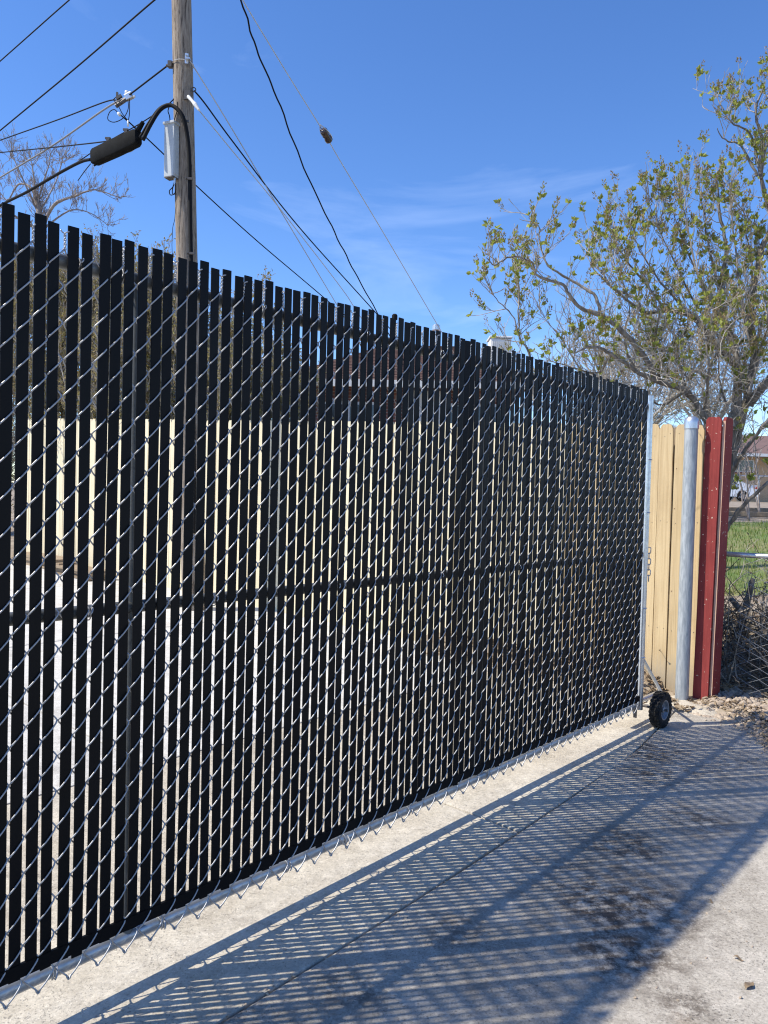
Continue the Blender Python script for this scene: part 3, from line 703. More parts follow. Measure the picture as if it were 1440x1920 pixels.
def lilac():
    t = thing('lilac_shrub', 'large gnarled shrub just coming into leaf behind the red corner boards', 'shrub', at(1330, 1255, 6.25))
    base = V(t.location); base.z = gz(base.x, base.y); t.location = base
    rg = random.Random(91); loc = lambda p: p-base
    A = lambda L: [loc(at(*q)) for q in L]
    limbs = []     # (points, r0, r1, twig density)
    limbs.append((A([(1322, 1262, 6.25), (1335, 1060, 6.2), (1352, 900, 6.15), (1372, 800, 6.1), (1384, 735, 6.1), (1378, 660, 6.12), (1354, 590, 6.2), (1350, 540, 6.25), (1362, 470, 6.3), (1350, 400, 6.3), (1343, 335, 6.3)]), .060, .006, 1.0))
    limbs.append((A([(1335, 1255, 6.35), (1345, 1060, 6.3), (1362, 910, 6.25), (1385, 810, 6.2), (1402, 735, 6.2), (1415, 660, 6.25), (1408, 590, 6.3), (1424, 480, 6.3), (1446, 420, 6.3), (1428, 335, 6.25), (1432, 268, 6.2), (1417, 217, 6.2), (1430, 165, 6.2)]), .052, .006, .9))
    limbs.append((A([(1366, 850, 6.1), (1345, 812, 6.0), (1318, 780, 5.95), (1286, 732, 5.9), (1238, 718, 5.85), (1190, 694, 5.8), (1146, 664, 5.75), (1110, 650, 5.7), (1075, 662, 5.7)]), .036, .006, 1.0))
    limbs.append((A([(1232, 716, 5.85), (1213, 677, 5.8), (1176, 630, 5.75), (1129, 593, 5.7), (1090, 579, 5.7), (1067, 552, 5.65), (1051, 532, 5.65), (1008, 517, 5.6), (997, 493, 5.6), (958, 482, 5.6), (927, 497, 5.55), (911, 482, 5.5)]), .024, .003, 1.1))
    limbs.append((A([(1127, 590, 5.7), (1113, 552, 5.75), (1074, 528, 5.8), (1028, 497, 5.8), (1012, 451, 5.85), (1010, 425, 5.85), (990, 403, 5.9)]), .014, .002, .8))
    limbs.append((A([(1384, 690, 6.15), (1335, 637, 6.2), (1300, 595, 6.25), (1249, 583, 6.3), (1210, 587, 6.3), (1191, 559, 6.3), (1150, 540, 6.3), (1110, 500, 6.3)]), .030, .004, 1.2))
    limbs.append((A([(1404, 760, 6.1), (1432, 722, 6.0), (1465, 690, 5.9), (1520, 640, 5.9), (1580, 560, 6.0), (1600, 470, 6.0)]), .040, .006, .8))
    limbs.append((A([(1362, 900, 6.15), (1392, 850, 5.95), (1440, 790, 5.75), (1500, 745, 5.6), (1560, 700, 5.5)]), .022, .006, .6))
    limbs.append((A([(1352, 1010, 6.1), (1366, 985, 6.0), (1392, 950, 5.9), (1418, 925, 5.85), (1450, 893, 5.8), (1500, 850, 5.8)]), .022, .010, .25))
    tipsets = [((1384, 690), (1300, 560), (1255, 470), (1211, 372), 6.2), ((1376, 660), (1320, 540), (1275, 440), (1255, 370), 6.35), ((1354, 600), (1310, 520), (1290, 430), (1273, 357), 6.0), ((1352, 560), (1330, 470), (1320, 400), (1308, 322), 6.45), ((1404, 640), (1385, 520), (1372, 410), (1366, 322), 6.1),
               ((1300, 595), (1240, 530), (1200, 470), (1175, 408), 6.2), ((1250, 583), (1200, 520), (1170, 480), (1148, 435), 6.4), ((1210, 587), (1150, 540), (1120, 500), (1102, 462), 6.1), ((1415, 660), (1440, 560), (1450, 480), (1470, 400), 6.3), ((1400, 600), (1410, 500), (1400, 440), (1395, 380), 6.5),
               ((1428, 335), (1405, 250), (1370, 229), (1339, 172), 6.2), ((1432, 290), (1460, 220), (1470, 160), (1480, 90), 6.2), ((1420, 330), (1390, 275), (1360, 262), (1345, 240), 6.15), ((1190, 694), (1170, 640), (1180, 580), (1165, 520), 5.9), ((1286, 732), (1270, 660), (1290, 600), (1275, 540), 5.95), ((1240, 718), (1225, 650), (1235, 590), (1215, 530), 6.0),
               ((1318, 780), (1330, 690), (1320, 620), (1335, 560), 5.9), ((1376, 800), (1350, 720), (1345, 650), (1330, 600), 5.85), ((1146, 664), (1120, 700), (1080, 690), (1040, 680), 5.9), ((1286, 732), (1240, 760), (1200, 735), (1150, 715), 6.1), ((1465, 690), (1470, 600), (1500, 520), (1510, 420), 6.0), ((1500, 640), (1540, 560), (1560, 450), (1540, 350), 6.2), ((1404, 740), (1430, 640), (1440, 600), (1425, 540), 5.8)]
    for a, b, c, d, Y in tipsets:
        k = lambda q: (*q, Y+rg.gauss(0, .12)); limbs.append((A([k(a), k(b), k(c), (*d, Y)]), .012, .0025, 1.25))
    # slender leafy stem seen beyond the gate's top edge
    limbs.append((A([(1003, 760, 6.0), (993, 664, 6.0), (976, 637, 6.0), (972, 590, 6.0), (974, 548, 6.0), (965, 510, 6.0)]), .012, .002, 1.6))
    limbs.append((A([(976, 637, 6.0), (960, 590, 6.0), (930, 560, 6.0), (905, 513, 6.0)]), .007, .002, 1.4))
    tw_ = MB(); tips = []; sprays = []
    for pts, ra, rb, den in limbs:
        P = bez(pts, 5); n = len(P)
        P = [p + rdir(rg)*(.006 if i not in (0, n-1) else 0) for i, p in enumerate(P)]
        rr = [ra+(rb-ra)*(i/(n-1))**.8 for i in range(n)]
        mb = MB(); mb.tube(P, [r*(1+rg.gauss(0, .07)) for r in rr], 9 if ra > .02 else 6); mb.build('limb', M['bark'], t, smooth=True)
        Lt = sum((P[i+1]-P[i]).length for i in range(n-1)); num = int(Lt*15*den)
        for _ in range(num):
            f = rg.random()**.75; i = min(n-2, int(f*(n-1))); p = P[i].lerp(P[i+1], rg.random()); ax_ = (P[i+1]-P[i]).normalized()
            if p.z + base.z < 1.05: continue
            w_ = p+base-EYEP; px_ = 720+FPX*w_.dot(CR)/w_.dot(fwd); py_ = 960-FPX*w_.dot(CU)/w_.dot(fwd)
            if 1270 < px_ < 1412 and 232 < py_ < 330 and rg.random() < .85: continue
            d_ = (ax_*.5 + rdir(rg)*.95 + V((0, 0, .45))).normalized()
            L = rg.uniform(.10, .32)*(1.15-.3*f)
            twig(tw_, p, d_, L, rg.uniform(.0028, .0048), 2 if L > .2 else 1, rg, tips, .35, .5, (1, 3), 4, .62, .75)
        tips.append((P[-1], (P[-1]-P[-2]).normalized(), .2))
    # tangle of dead twigs around the trunks
    junk = []
    for _ in range(340):
        p = loc(at(rg.gauss(1310, 95), rg.gauss(680, 72), rg.gauss(6.05, .22))); twig(tw_, p, (rdir(rg)+V((0, 0, .15))), rg.uniform(.2, .5), .0032, 1, rg, junk, .05, .7, (1, 3), 5, .6, .9)
    stuff(tw_.build('twigs', M['barkgrey'], t))
    lf = MB(); bd = MB()
    for p, d, L in tips:
        wz = p+base
        if rg.random() < .32: continue
        hi = rg.random() < .40
        if hi:       # flower bud panicle: stacked small scales
            n = rg.randint(14, 24); H = rg.uniform(.04, .10); dd = (d*.5+V((0, 0, .8))).normalized()
            for i in range(n):
                f = i/n; side = rdir(rg); side = (side-dd*side.dot(dd)).normalized(); q = p + dd*H*f + side*.013*(1-f*.8); leaf(bd, q, (dd+side*.8).normalized(), .014+.010*rg.random(), .0052, rg)
        if rg.random() < .62:
            n = rg.randint(4, 7); up = (d*.6+V((0, 0, .7))).normalized()
            for i in range(n):
                q = p - d*rg.random()*.014; dd = (up + rdir(rg)*1.0).normalized(); l = rg.uniform(.020, .052); leaf(lf, q, dd, l, l*.32, rg)
    stuff(lf.build('leaves', M['leaf'], t)); stuff(bd.build('buds', M['bud'], t))
    # dead stump and old stems at the foot
    for a, b, r1, r2 in (((1366, 1270, 6.3), (1412, 1085, 6.2), .055, .018),):
        mb = MB(); p, q = A([a, b]); mid = p.lerp(q, .5)+rdir(rg)*.02; mb.tube(bez([p, mid, q], 4), [r1+(r2-r1)*i/8 for i in range(9)], 8); mb.build('stem', M['bark'], t, smooth=True)
    return t
lilac()

def bare_tree(name, label, cat, basep, limbs, mt, seed, den=8, lev=2, L=(.4, 1.0), r=.008, leafm=None, nleaf=0, group=None, up=.5, minr=.0025):
    base = V(basep); t = thing(name, label, cat, base, 0, group); rg = random.Random(seed); tw_ = MB(); tips = []
    for j, (pts, ra, rb) in enumerate(limbs):
        P = bez([V(p)-base for p in pts], 5); n = len(P); mb = MB()
        P = [p + rdir(rg)*ra*.15 for p in P]
        mb.tube(P, [ra+(rb-ra)*(i/(n-1))**.7 for i in range(n)], 7); mb.build('trunk' if j == 0 else 'limb', mt, t, smooth=True)
        Lt = sum((P[i+1]-P[i]).length for i in range(n-1))
        for _ in range(int(Lt*den)):
            f = rg.random()**.6; i = min(n-2, int(f*(n-1))); p = P[i].lerp(P[i+1], rg.random())
            d_ = ((P[i+1]-P[i]).normalized()*.5+rdir(rg)*.8+V((0, 0, up))).normalized()
            twig(tw_, p, d_, rg.uniform(*L), r*rg.uniform(.6, 1.1), lev, rg, tips, up*.6, .4, (2, 4), 4, .6, .7, minr)
    stuff(tw_.build('twigs', mt, t))
    if nleaf:
        lf = MB()
        for p, d, l in tips:
            for _ in range(nleaf):
                q = p - d*rg.random()*l*.6+rdir(rg)*.03; leaf(lf, q, (rdir(rg)+V((0, 0, .4))).normalized(), rg.uniform(.03, .07), .014, rg)
        stuff(lf.build('leaves', leafm, t))
    return t
# bare fruit tree over the hedge at the left
def Y(q): return at(*q)
D_ = 13.8
tb = at(75, 1075, D_); tb.z = gz(tb.x, tb.y)
bare_tree('bare_tree', 'bare reddish twigged tree rising over the left end of the gate', 'tree', tb,
  [([tb, at(78, 640, D_), at(75, 440, D_), at(70, 375, D_)], .10, .05),
   ([at(75, 440, D_), at(100, 385, D_-.3), at(140, 368, D_-.5), at(178, 356, D_-.6), at(228, 372, D_-.6)], .04, .006),
   ([at(72, 400, D_), at(60, 355, D_+.3), at(35, 345, D_+.4), at(12, 375, D_+.5), at(-15, 330, D_+.5)], .035, .006),
   ([at(70, 380, D_), at(85, 330, D_), at(90, 315, D_), at(95, 290, D_)], .022, .004),
   ([at(68, 380, D_), at(62, 320, D_-.4), at(57, 296, D_-.4)], .022, .004),
   ([at(76, 395, D_), at(105, 340, D_+.5), at(120, 290, D_+.5), at(124, 296, D_+.5)], .020, .003),
   ([at(70, 430, D_), at(20, 400, D_-.5), at(-30, 360, D_-.5), at(-60, 300, D_-.5)], .03, .005),
   ([at(72, 400, D_), at(40, 330, D_-.2), at(22, 290, D_-.2), at(18, 300, D_-.2)], .02, .004),
   ([at(80, 430, D_), at(130, 395, D_+.2), at(170, 400, D_+.2), at(205, 425, D_+.2)], .022, .004)],
  M['barkred'], 5, den=16, lev=2, L=(.14, .36), r=.006, up=.45, minr=.0030)
# hedge row of unpruned shrubs behind the cream end of the fence
hx = [(-25, 500, 15.2, 'twiggy budding hedge shrub under the bare tree, at the left picture edge'), (120, 475, 13.3, 'twiggy yellowish hedge shrub seen through the slats left of the utility pole'),
      (250, 490, 11.7, 'twiggy hedge shrub directly left of the utility pole, its tips above the gate'), (345, 600, 11.1, 'lower hedge shrub behind the utility pole'), (455, 690, 10.4, 'lowest hedge shrub between the utility pole and the tiled house')]
for i, (px, py, dd, lb) in enumerate(hx):
    b = at(px, 1040, dd); b.z = gz(b.x, b.y); top = at(px, py, dd); H = top.z-b.z
    rg = random.Random(60+i); L = []
    for q in range(14):
        a = V((rg.gauss(0, .6), rg.gauss(0, .35), 0)); c = V((a.x*.8, a.y*.8, 0))
        L.append(([b+V((a.x*.25, a.y*.25, 0)), b+a*.7+V((0, 0, H*.45)), b+a+V((0, 0, H*rg.uniform(.8, .95)))], .028, .006))
    bare_tree('hedge_shrub', lb, 'shrub', b, L, M['barkgrey'], 70+i, den=16, lev=2, L=(.25, .55), r=.008, leafm=M['hedgeleaf'], nleaf=3, group='hedge row behind the fence', up=.45, minr=.003)
# grey bare trees far behind the lilac
for i, (px, py, dd, lb) in enumerate(((1190, 600, 17, 'hazy grey bare tree behind the left half of the leafing shrub'), (1320, 560, 19, 'hazy grey bare tree behind the trunk of the leafing shrub'), (1105, 668, 15, 'low grey bare tree showing over the far end of the gate'))):
    b = at(px, 1000, dd); b.z = gz(b.x, b.y); top = at(px, py, dd); H = top.z-b.z; rg = random.Random(160+i)
    L = [([b, b+V((.1, 0, H*.3)), b+V((0, .1, H*.55))], .13, .05)]
    for q in range(8):
        a = V((rg.gauss(0, 1.1), rg.gauss(0, .9), 0)); L.append(([b+V((0, .05, H*.35)), b+a*.5+V((0, 0, H*.6)), b+a+V((0, 0, H*rg.uniform(.75, .98)))], .05, .012))
    bare_tree('bare_tree', lb, 'tree', b, L, M['barkgrey'], 170+i, den=7, lev=2, L=(.4, 1.0), r=.011, group='bare trees behind the shrub', up=.3, minr=.005)

def brush():
    b0 = G(5.25, .30); b0.z = gz(b0.x, b0.y); t = thing('brush_pile', 'tangle of dead stems and dry brush behind the low chain link fence', 'brush pile', b0)
    rg = random.Random(404); dark = MB(); pale = MB(); tips = []
    for _ in range(1100):
        s_ = rg.uniform(4.92, 6.3); m_ = rg.uniform(-.5, 1.6); p = G(s_, m_); p.z = gz(p.x, p.y)+abs(rg.gauss(0, .20))
        twig(pale if rg.random() < .35 else dark, p-b0, rdir(rg)+V((0, 0, .35)), rg.uniform(.15, .5), rg.uniform(.003, .007), 1, rg, tips, .1, .5, (0, 2), 4, .6, .9, .002)
    for _ in range(40):
        s_ = rg.uniform(5.0, 6.2); m_ = rg.uniform(0, 1.3); p = G(s_, m_); p.z = gz(p.x, p.y); twig(pale, p-b0, V((rg.gauss(0, .2), rg.gauss(0, .2), 1)), rg.uniform(.5, .95), .006, 1, rg, tips, .3, .2, (0, 2), 5, .5, .6, .002)
    stuff(pale.build('dry_stems', M['barkgrey'], t)); stuff(dark.build('shade_stems', M['shade_deadwood'], t))  # the darker stems have the pile's shadow put into their colour
    lf = MB()
    for p, d, l in tips:
        if rg.random() < .5: leaf(lf, p, (d+rdir(rg)).normalized(), rg.uniform(.02, .05), .009, rg)
    stuff(lf.build('dry_leaves', M['dryleaf'], t))
    for k in range(3):
        s_ = 5.3+.45*k; m_ = .75-.35*k; p = G(s_, m_); p.z = gz(p.x, p.y)+.02; q = G(s_+.1, m_-.35-.2*k); q.z = gz(q.x, q.y)+.55-.12*k
        mb = MB(); mb.tube(bez([p-b0, (p+q)/2-b0+rdir(rg)*.05, q-b0], 4), [.05-.0035*i for i in range(9)], 8); mb.build('dead_branch', M['bark'], t, smooth=True)
brush()

# ------------------------------------------------------------------ utility pole and what hangs on it
PB = at(365, 1100, 8.1); PB.z = gz(PB.x, PB.y)-.05
PT = at(340, 0, 8.1); pdir = (PT-PB).normalized(); PTOP = PB + pdir*9.6
def polepos(y):       # point of the pole axis seen at photo row y
    lo, hi = 0.0, 9.6
    for _ in range(40):
        mid = (lo+hi)/2; p = PB+pdir*mid; d = p-EYEP; yy = 960-FPX*d.dot(CU)/d.dot(fwd)
        if yy > y: lo = mid
        else: hi = mid
    return PB+pdir*lo
def pole_mat():
    m, n, b = new_mat('pole_wood'); L = n.links
    tcn = n.nodes.new('ShaderNodeTexCoord'); mpn = n.nodes.new('ShaderNodeMapping'); mpn.inputs['Scale'].default_value = (1, 1, .09); L.new(tcn.outputs['Object'], mpn.inputs[0])
    z = n.nodes.new('ShaderNodeTexNoise'); z.inputs['Scale'].default_value = 60; z.inputs['Detail'].default_value = 9; z.inputs['Roughness'].default_value = .7; L.new(mpn.outputs[0], z.inputs[0])
    r = n.nodes.new('ShaderNodeValToRGB'); e = r.color_ramp.elements; e[0].position = .38; e[0].color = (.055, .042, .034, 1); e[1].position = .62; e[1].color = (.36, .305, .245, 1)
    q = r.color_ramp.elements.new(.44); q.color = (.21, .165, .125, 1); L.new(z.outputs[0], r.inputs[0])
    z2 = n.nodes.new('ShaderNodeTexNoise'); z2.inputs['Scale'].default_value = 2.2; z2.inputs['Detail'].default_value = 4; L.new(tcn.outputs['Object'], z2.inputs[0])
    r2 = n.nodes.new('ShaderNodeMapRange'); r2.inputs[1].default_value = .4; r2.inputs[2].default_value = .65; r2.inputs[4].default_value = .4; L.new(z2.outputs[0], r2.inputs[0])
    x = n.nodes.new('ShaderNodeMixRGB'); x.inputs[2].default_value = (.25, .22, .19, 1); L.new(r2.outputs[0], x.inputs[0]); L.new(r.outputs[0], x.inputs[1])
    L.new(x.outputs[0], b.inputs['Base Color']); b.inputs['Roughness'].default_value = .9; b.inputs['Specular IOR Level'].default_value = .2
    bn = n.nodes.new('ShaderNodeBump'); bn.inputs['Strength'].default_value = .8; bn.inputs['Distance'].default_value = .012; L.new(z.outputs[0], bn.inputs['Height']); L.new(bn.outputs[0], b.inputs['Normal'])
    return m
M['pole'] = pole_mat()
pole = thing('utility_pole', 'weathered wooden utility pole leaning slightly behind the gate', 'utility pole', PB)
rg = random.Random(2); mb = MB(); vs = []; n = 28; K = 40
uu = V((1, 0, 0)); ww = pdir.cross(uu).normalized(); uu = ww.cross(pdir)
ridge = [rg.gauss(0, .022) for _ in range(n)]
for i in range(K+1):
    h = 9.6*i/K; r = .122-.0038*h
    for j in range(n):
        a = 2*math.pi*j/n; q = r*(1+ridge[j]+rg.gauss(0, .006)); vs.append(pdir*h+(uu*math.cos(a)+ww*math.sin(a))*q)
fs = [(i*n+j, i*n+(j+1) % n, (i+1)*n+(j+1) % n, (i+1)*n+j) for i in range(K) for j in range(n)] + [tuple(range(K*n, K*n+n))]
mb.add(vs, fs); mb.build('pole_shaft', M['pole'], pole, smooth=True)
def pp(x, y, Yd): return at(x, y, Yd)-PB
def prt(name, pts, r, mt, parent=pole, n=8, off=PB):
    mb = MB(); mb.tube([p for p in pts], r, n); return mb.build(name, mt, parent, smooth=True)
# riser cable bending over and running down the pole, with its clamps
prt('riser_cable', bez([pp(268, 262, 7.85), pp(283, 232, 7.88), pp(300, 206, 7.92), (pp(318, 197, 7.92)), pp(334, 206, 7.90), pp(345, 225, 7.90), pp(352, 260, 7.93), pp(355, 300, 7.94), pp(356, 350, 7.95), pp(357, 430, 7.955), pp(359, 520, 7.96), pp(362, 700, 7.965), pp(365, 1000, 7.97)], 5), .021, M['black'])
prt('riser_cable', bez([pp(262, 258, 7.9), pp(280, 228, 7.93), pp(300, 202, 7.97), pp(322, 196, 7.98), pp(340, 212, 7.96), pp(349, 240, 7.95)], 5), .012, M['black'])
for y in (227, 335, 475):
    c = pp(*( (347, y) if y < 300 else (355+ (y-335)*.02, y)), 7.93); mb = MB(); mb.box(c, (.075, .02, .022)); mb.tube([c+V((-.03, -.008, 0)), c+V((-.03, -.03, 0))], .008, 6); mb.build('cable_clamp', M['rustbolt'], pole)
# iron work
mb = MB(); c = pp(350, 110, 7.98); mb.box(c, (.035, .012, .10)); mb.box(c+V((.02, -.025, -.02)), (.05, .05, .012)); mb.tube([c+V((0, -.03, .03)), c+V((0, .05, .03))], .012, 8); mb.build('guy_bracket', M['steel'], pole)
mb = MB(); mb.tube([pp(320, 124, 8.05)+V((math.cos(a)*.0+0, 0, 0)) for a in (0,)]+[pp(312, 123, 8.05)], .016, 8); mb.box(pp(319, 121, 8.05), (.04, .05, .06)); mb.build('strand_clamp', M['rustbolt'], pole)
mb = MB(); pts = []
axc = polepos(122)-PB
for i in range(25):
    a = 2*math.pi*i/24; pts.append(axc+(uu*math.cos(a)+ww*math.sin(a))*.112)
mb.tube(pts, .004, 4, False); mb.build('band_wire', M['strand'], pole)
mb = MB(); c = pp(351, 178, 7.99); mb.box(c, (.06, .02, .09)); mb.build('backing_plate', M['rustbolt'], pole)
mb = MB(); mb.tube([pp(353, 181, 7.96), pp(361, 190, 7.93), pp(366, 196, 7.92), pp(373, 206, 7.90)], [.018, .016, .022, .012], 10); mb.build('drop_clamp', M['white_plastic'], pole)
mb = MB(); c = pp(363, 168, 8.05); pts = [c+V((math.cos(a)*.022, 0, math.sin(a)*.022)) for a in [2*math.pi*i/12 for i in range(13)]]; mb.tube(pts, .006, 5, False); mb.build('eye_bolt', M['rustbolt'], pole)
# grey amplifier cabinet
cb = thing('equipment_cabinet', 'slim light grey metal cabinet strapped to the left of the utility pole', 'cabinet', at(321, 335, 7.98))
cb.rotation_euler = (0, RAD(-.5), RAD(-22))
mb = MB(); mb.box((0, 0, .275), (.118, .085, .53)); mb.build('body', M['alu'], cb, bevel=.0015)
mb = MB(); mb.box((0, 0, .552), (.140, .115, .024)); mb.build('lid', M['alu'], cb, bevel=.003)
mb = MB(); mb.box((.0625, .0, .26), (.006, .07, .46)); [mb.tube([(.065, .02, .06+.05*i), (.071, .02, .06+.05*i)], .006, 6) for i in range(9)]; mb.build('hinge', M['alu'], cb)
mb = MB(); mb.box((0, 0, .006), (.11, .085, .012)); mb.build('base', M['rustbolt'], cb)
mb = MB(); mb.tube([(.045, 0, .0), (.045, 0, -.07)], .012, 8); mb.build('gland', M['steel'], cb)
for k_, pts in enumerate(([(.04, 0, -.02), (.03, -.01, -.09), (-.005, -.02, -.13), (.01, -.02, -.175), (.05, 0, -.15), (.055, 0, -.05)], [(.05, 0, -.03), (.02, 0, -.10), (.02, 0, -.155), (.06, .01, -.16)], [(-.02, 0, .56), (-.03, 0, .64), (-.05, 0, .70), (-.02, 0, .76)], [(.02, 0, .56), (.04, 0, .62), (.06, .01, .70), (.05, .02, .78)])):
    mb = MB(); mb.tube(bez([V(p) for p in pts], 4), .005, 6); mb.build('lead', M['black'], cb, smooth=True)
# black splice closure on the span
def closure():
    a, b = at(176, 296, 8.35), at(262, 256, 7.95)
    t = thing('splice_closure', 'long black cable splice closure hanging on the span beside the pole', 'closure', a)
    d = (b-a); L = d.length; d = d.normalized(); side = d.cross(V((0, 0, 1))).normalized(); up = side.cross(d)
    mb = MB(); pr = []
    for (u_, r) in ((0, .02), (0, .075), (.03, .085), (L*.5, .088), (L-.05, .083), (L-.02, .07), (L, .03)):
        pr.append((u_, r))
    vs = []; n = 14
    for u_, r in pr:
        for j in range(n):
            q = 2*math.pi*j/n; sx = math.cos(q); sz = math.sin(q); e = .35
            x = r*.62*(abs(sx)**e)*(1 if sx > 0 else -1); z = r*.98*(abs(sz)**e)*(1 if sz > 0 else -1); vs.append(d*u_+side*x+up*z)
    fs = [(i*n+j, i*n+(j+1) % n, (i+1)*n+(j+1) % n, (i+1)*n+j) for i in range(len(pr)-1) for j in range(n)] + [tuple(range(n)), tuple(range(len(vs)-n, len(vs)))]
    mb.add(vs, fs); mb.build('housing', M['blackbox'], t, auto=True)
    mb = MB(); mb.tube([d*.0-up*.085, d*L-up*.075], .008, 6); mb.tube([d*.01+up*.085, d*L*.98+up*.082], .010, 6); mb.build('seam', M['blackbox'], t)
    for f in (.33, .72): 
        mb = MB(); c = d*L*f+up*.115; mb.box(c, (.03, .03, .05)); mb.box(c+up*.02, (.055, .03, .018)); mb.build('hanger', M['rustbolt'], t)
    mb = MB(); mb.tube(bez([d*L*.38+up*.06-side*.05, d*L*.55-up*.03-side*.075, d*L*.75-up*.045-side*.075, d*L*.92+up*.02-side*.05], 5), .008, 6); mb.build('loop_wire', M['cable'], t, smooth=True)
    mb = MB(); mb.tube([d*L*.95+up*.06, d*(L+.06)+up*.13], [.03, .02], 8); mb.build('end_cap', M['blackbox'], t)
closure()
# wires: each a thing of its own; rows are photo pixels with a distance
def wire(label, pts, r, mt, n=5, name='overhead_wire', ext=None, group='overhead wires', wob=0.0):
    P = [at(*p) for p in pts]
    if ext: P.append(P[-1]+(P[-1]-P[-2]).normalized()*ext)
    Q = bez(P, 8)
    if wob:
        rg = random.Random(1); Q = [q+V((math.sin(i*1.3)*wob, 0, math.cos(i*1.7)*wob)) for i, q in enumerate(Q)]
    o0 = Q[0].copy(); mb = MB(); mb.tube([q-o0 for q in Q], r, n); o = mb.build(name, mt, smooth=True); o.location = o0
    return tag(o, label, 'wire', group)
wire('uppermost dark wire crossing the top left corner of the sky', [(330, -172, 8.1), (130, 0, 9.6), (0, 115, 10.9)], .0085, M['black'], ext=8)
wire('second dark wire from the top left, running down left from the pole', [(331, -30, 8.1), (290, 0, 8.35), (145, 125, 9.6), (0, 245, 11.2)], .0095, M['black'], ext=8)
wire('dark strand from the pole clamp down to the tap fitting', [(313, 124, 8.05), (300, 134, 8.12), (240, 180, 8.5)], .009, M['black'])
wire('thin dark drop wire leaving the tap fitting for the left edge', [(222, 190, 8.6), (200, 190, 8.8), (110, 224, 9.6), (0, 263, 10.8)], .0075, M['black'], ext=6)
wire('pale grey lashed cable running from the tap fitting to the left edge', [(240, 182, 8.5), (200, 202, 8.75), (100, 272, 9.7), (0, 333, 10.8)], .0105, M['cable'], n=6, ext=6)
wire('thick black cable leaving the splice closure for the left edge', [(170, 299, 8.4), (150, 304, 8.55), (110, 325, 8.9), (50, 360, 9.5), (0, 385, 10.1)], .017, M['black'], n=7, ext=6)
wire('thin dark support strand above the splice closure', [(333, 178, 8.05), (310, 200, 8.05), (262, 232, 8.1), (205, 264, 8.3), (148, 302, 8.56), (120, 318, 8.8)], .006, M['black'])
wire('dark drop wire running left from the splice closure, nearly level', [(205, 264, 8.3), (175, 268, 8.6), (100, 276, 9.6), (0, 286, 11.0)], .0075, M['black'], ext=6)
wire('thin wire passing behind the pole from the tap fitting down to the right', [(222, 212, 8.5), (262, 247, 8.7), (310, 292, 9.0), (372, 352, 9.5), (480, 450, 10.6), (605, 556, 12.2)], .0075, M['black'], ext=5)
wire('white guy strand leaving the upper pole bracket down to the right', [(352, 112, 7.97), (363, 125, 8.05), (440, 250, 8.8), (520, 385, 10.0), (632, 572, 12.4)], .0062, M['strand'], ext=5)
wire('white drop wire leaving the white clamp on the pole', [(372, 205, 7.9), (440, 288, 8.7), (520, 385, 9.9), (640, 540, 12.0), (680, 600, 13.0)], .0060, M['strand'], ext=5)
wire('dark drop wire leaving the eye bolt on the right side of the pole', [(364, 170, 8.05), (385, 195, 8.2), (440, 270, 8.8), (560, 425, 10.6), (706, 588, 13.0)], .0085, M['black'], ext=5)
wire('dark twisted service cable curving down from the top of the sky', [(400, -130, 8.1), (452, 0, 8.3), (480, 90, 8.7), (520, 185, 9.2), (570, 315, 10.2), (622, 425, 11.3), (665, 510, 12.5), (708, 588, 13.8)], .0100, M['black'], ext=4, wob=.006)
wire('long grey span guy crossing the sky down to the tiled roof', [(335, -200, 8.1), (455, 0, 9.0), (540, 140, 9.9), (606, 246, 10.7), (640, 305, 11.2), (730, 455, 12.7), (822, 612, 14.6)], .0068, M['strand'], ext=2.2)
wire('short stray wire hanging free below the splice closure', [(170, 307, 8.35), (158, 322, 8.4), (146, 339, 8.4)], .005, M['black'])
wire('fine ground wire hanging down along the left edge of the pole', [(330, 345, 7.98), (329, 400, 7.99), (323, 440, 7.99), (324, 520, 8.0)], .0032, M['black'], wob=.002)
# strain insulator on the span guy
ins = thing('strain_insulator', 'dark brown porcelain strain insulator in the long span guy', 'insulator', at(606, 244, 10.66))
d = (at(640, 305, 11.2)-at(606, 246, 10.7)).normalized(); c = d*.10
mb = MB(); mb.lathe([(0, -.11), (.03, -.11), (.052, -.095), (.056, -.05), (.046, -.03), (.046, .02), (.056, .045), (.056, .085), (.03, .11), (0, .11)], c, d, 14); mb.build('body', M['porcelain'], ins, smooth=True)
sd = d.cross(V((0, 0, 1))).normalized(); u2 = sd.cross(d)
for q in (-1, 1):
    mb = MB(); mb.tube(bez([d*-.10, c-d*.06+sd*.06*q, c+d*.07+u2*.02+sd*.05*q, c+d*.12], 4), .007, 5); mb.build('guy_loop', M['strand'], ins, smooth=True)
mb = MB(); mb.tube([c+d*.03+u2*.0-sd*.04+V((0, -.045, 0)), c+d*.03+V((0, -.062, 0))-sd*.04], .030, 12); mb.build('groove_ring', M['porcelain'], ins, smooth=True)
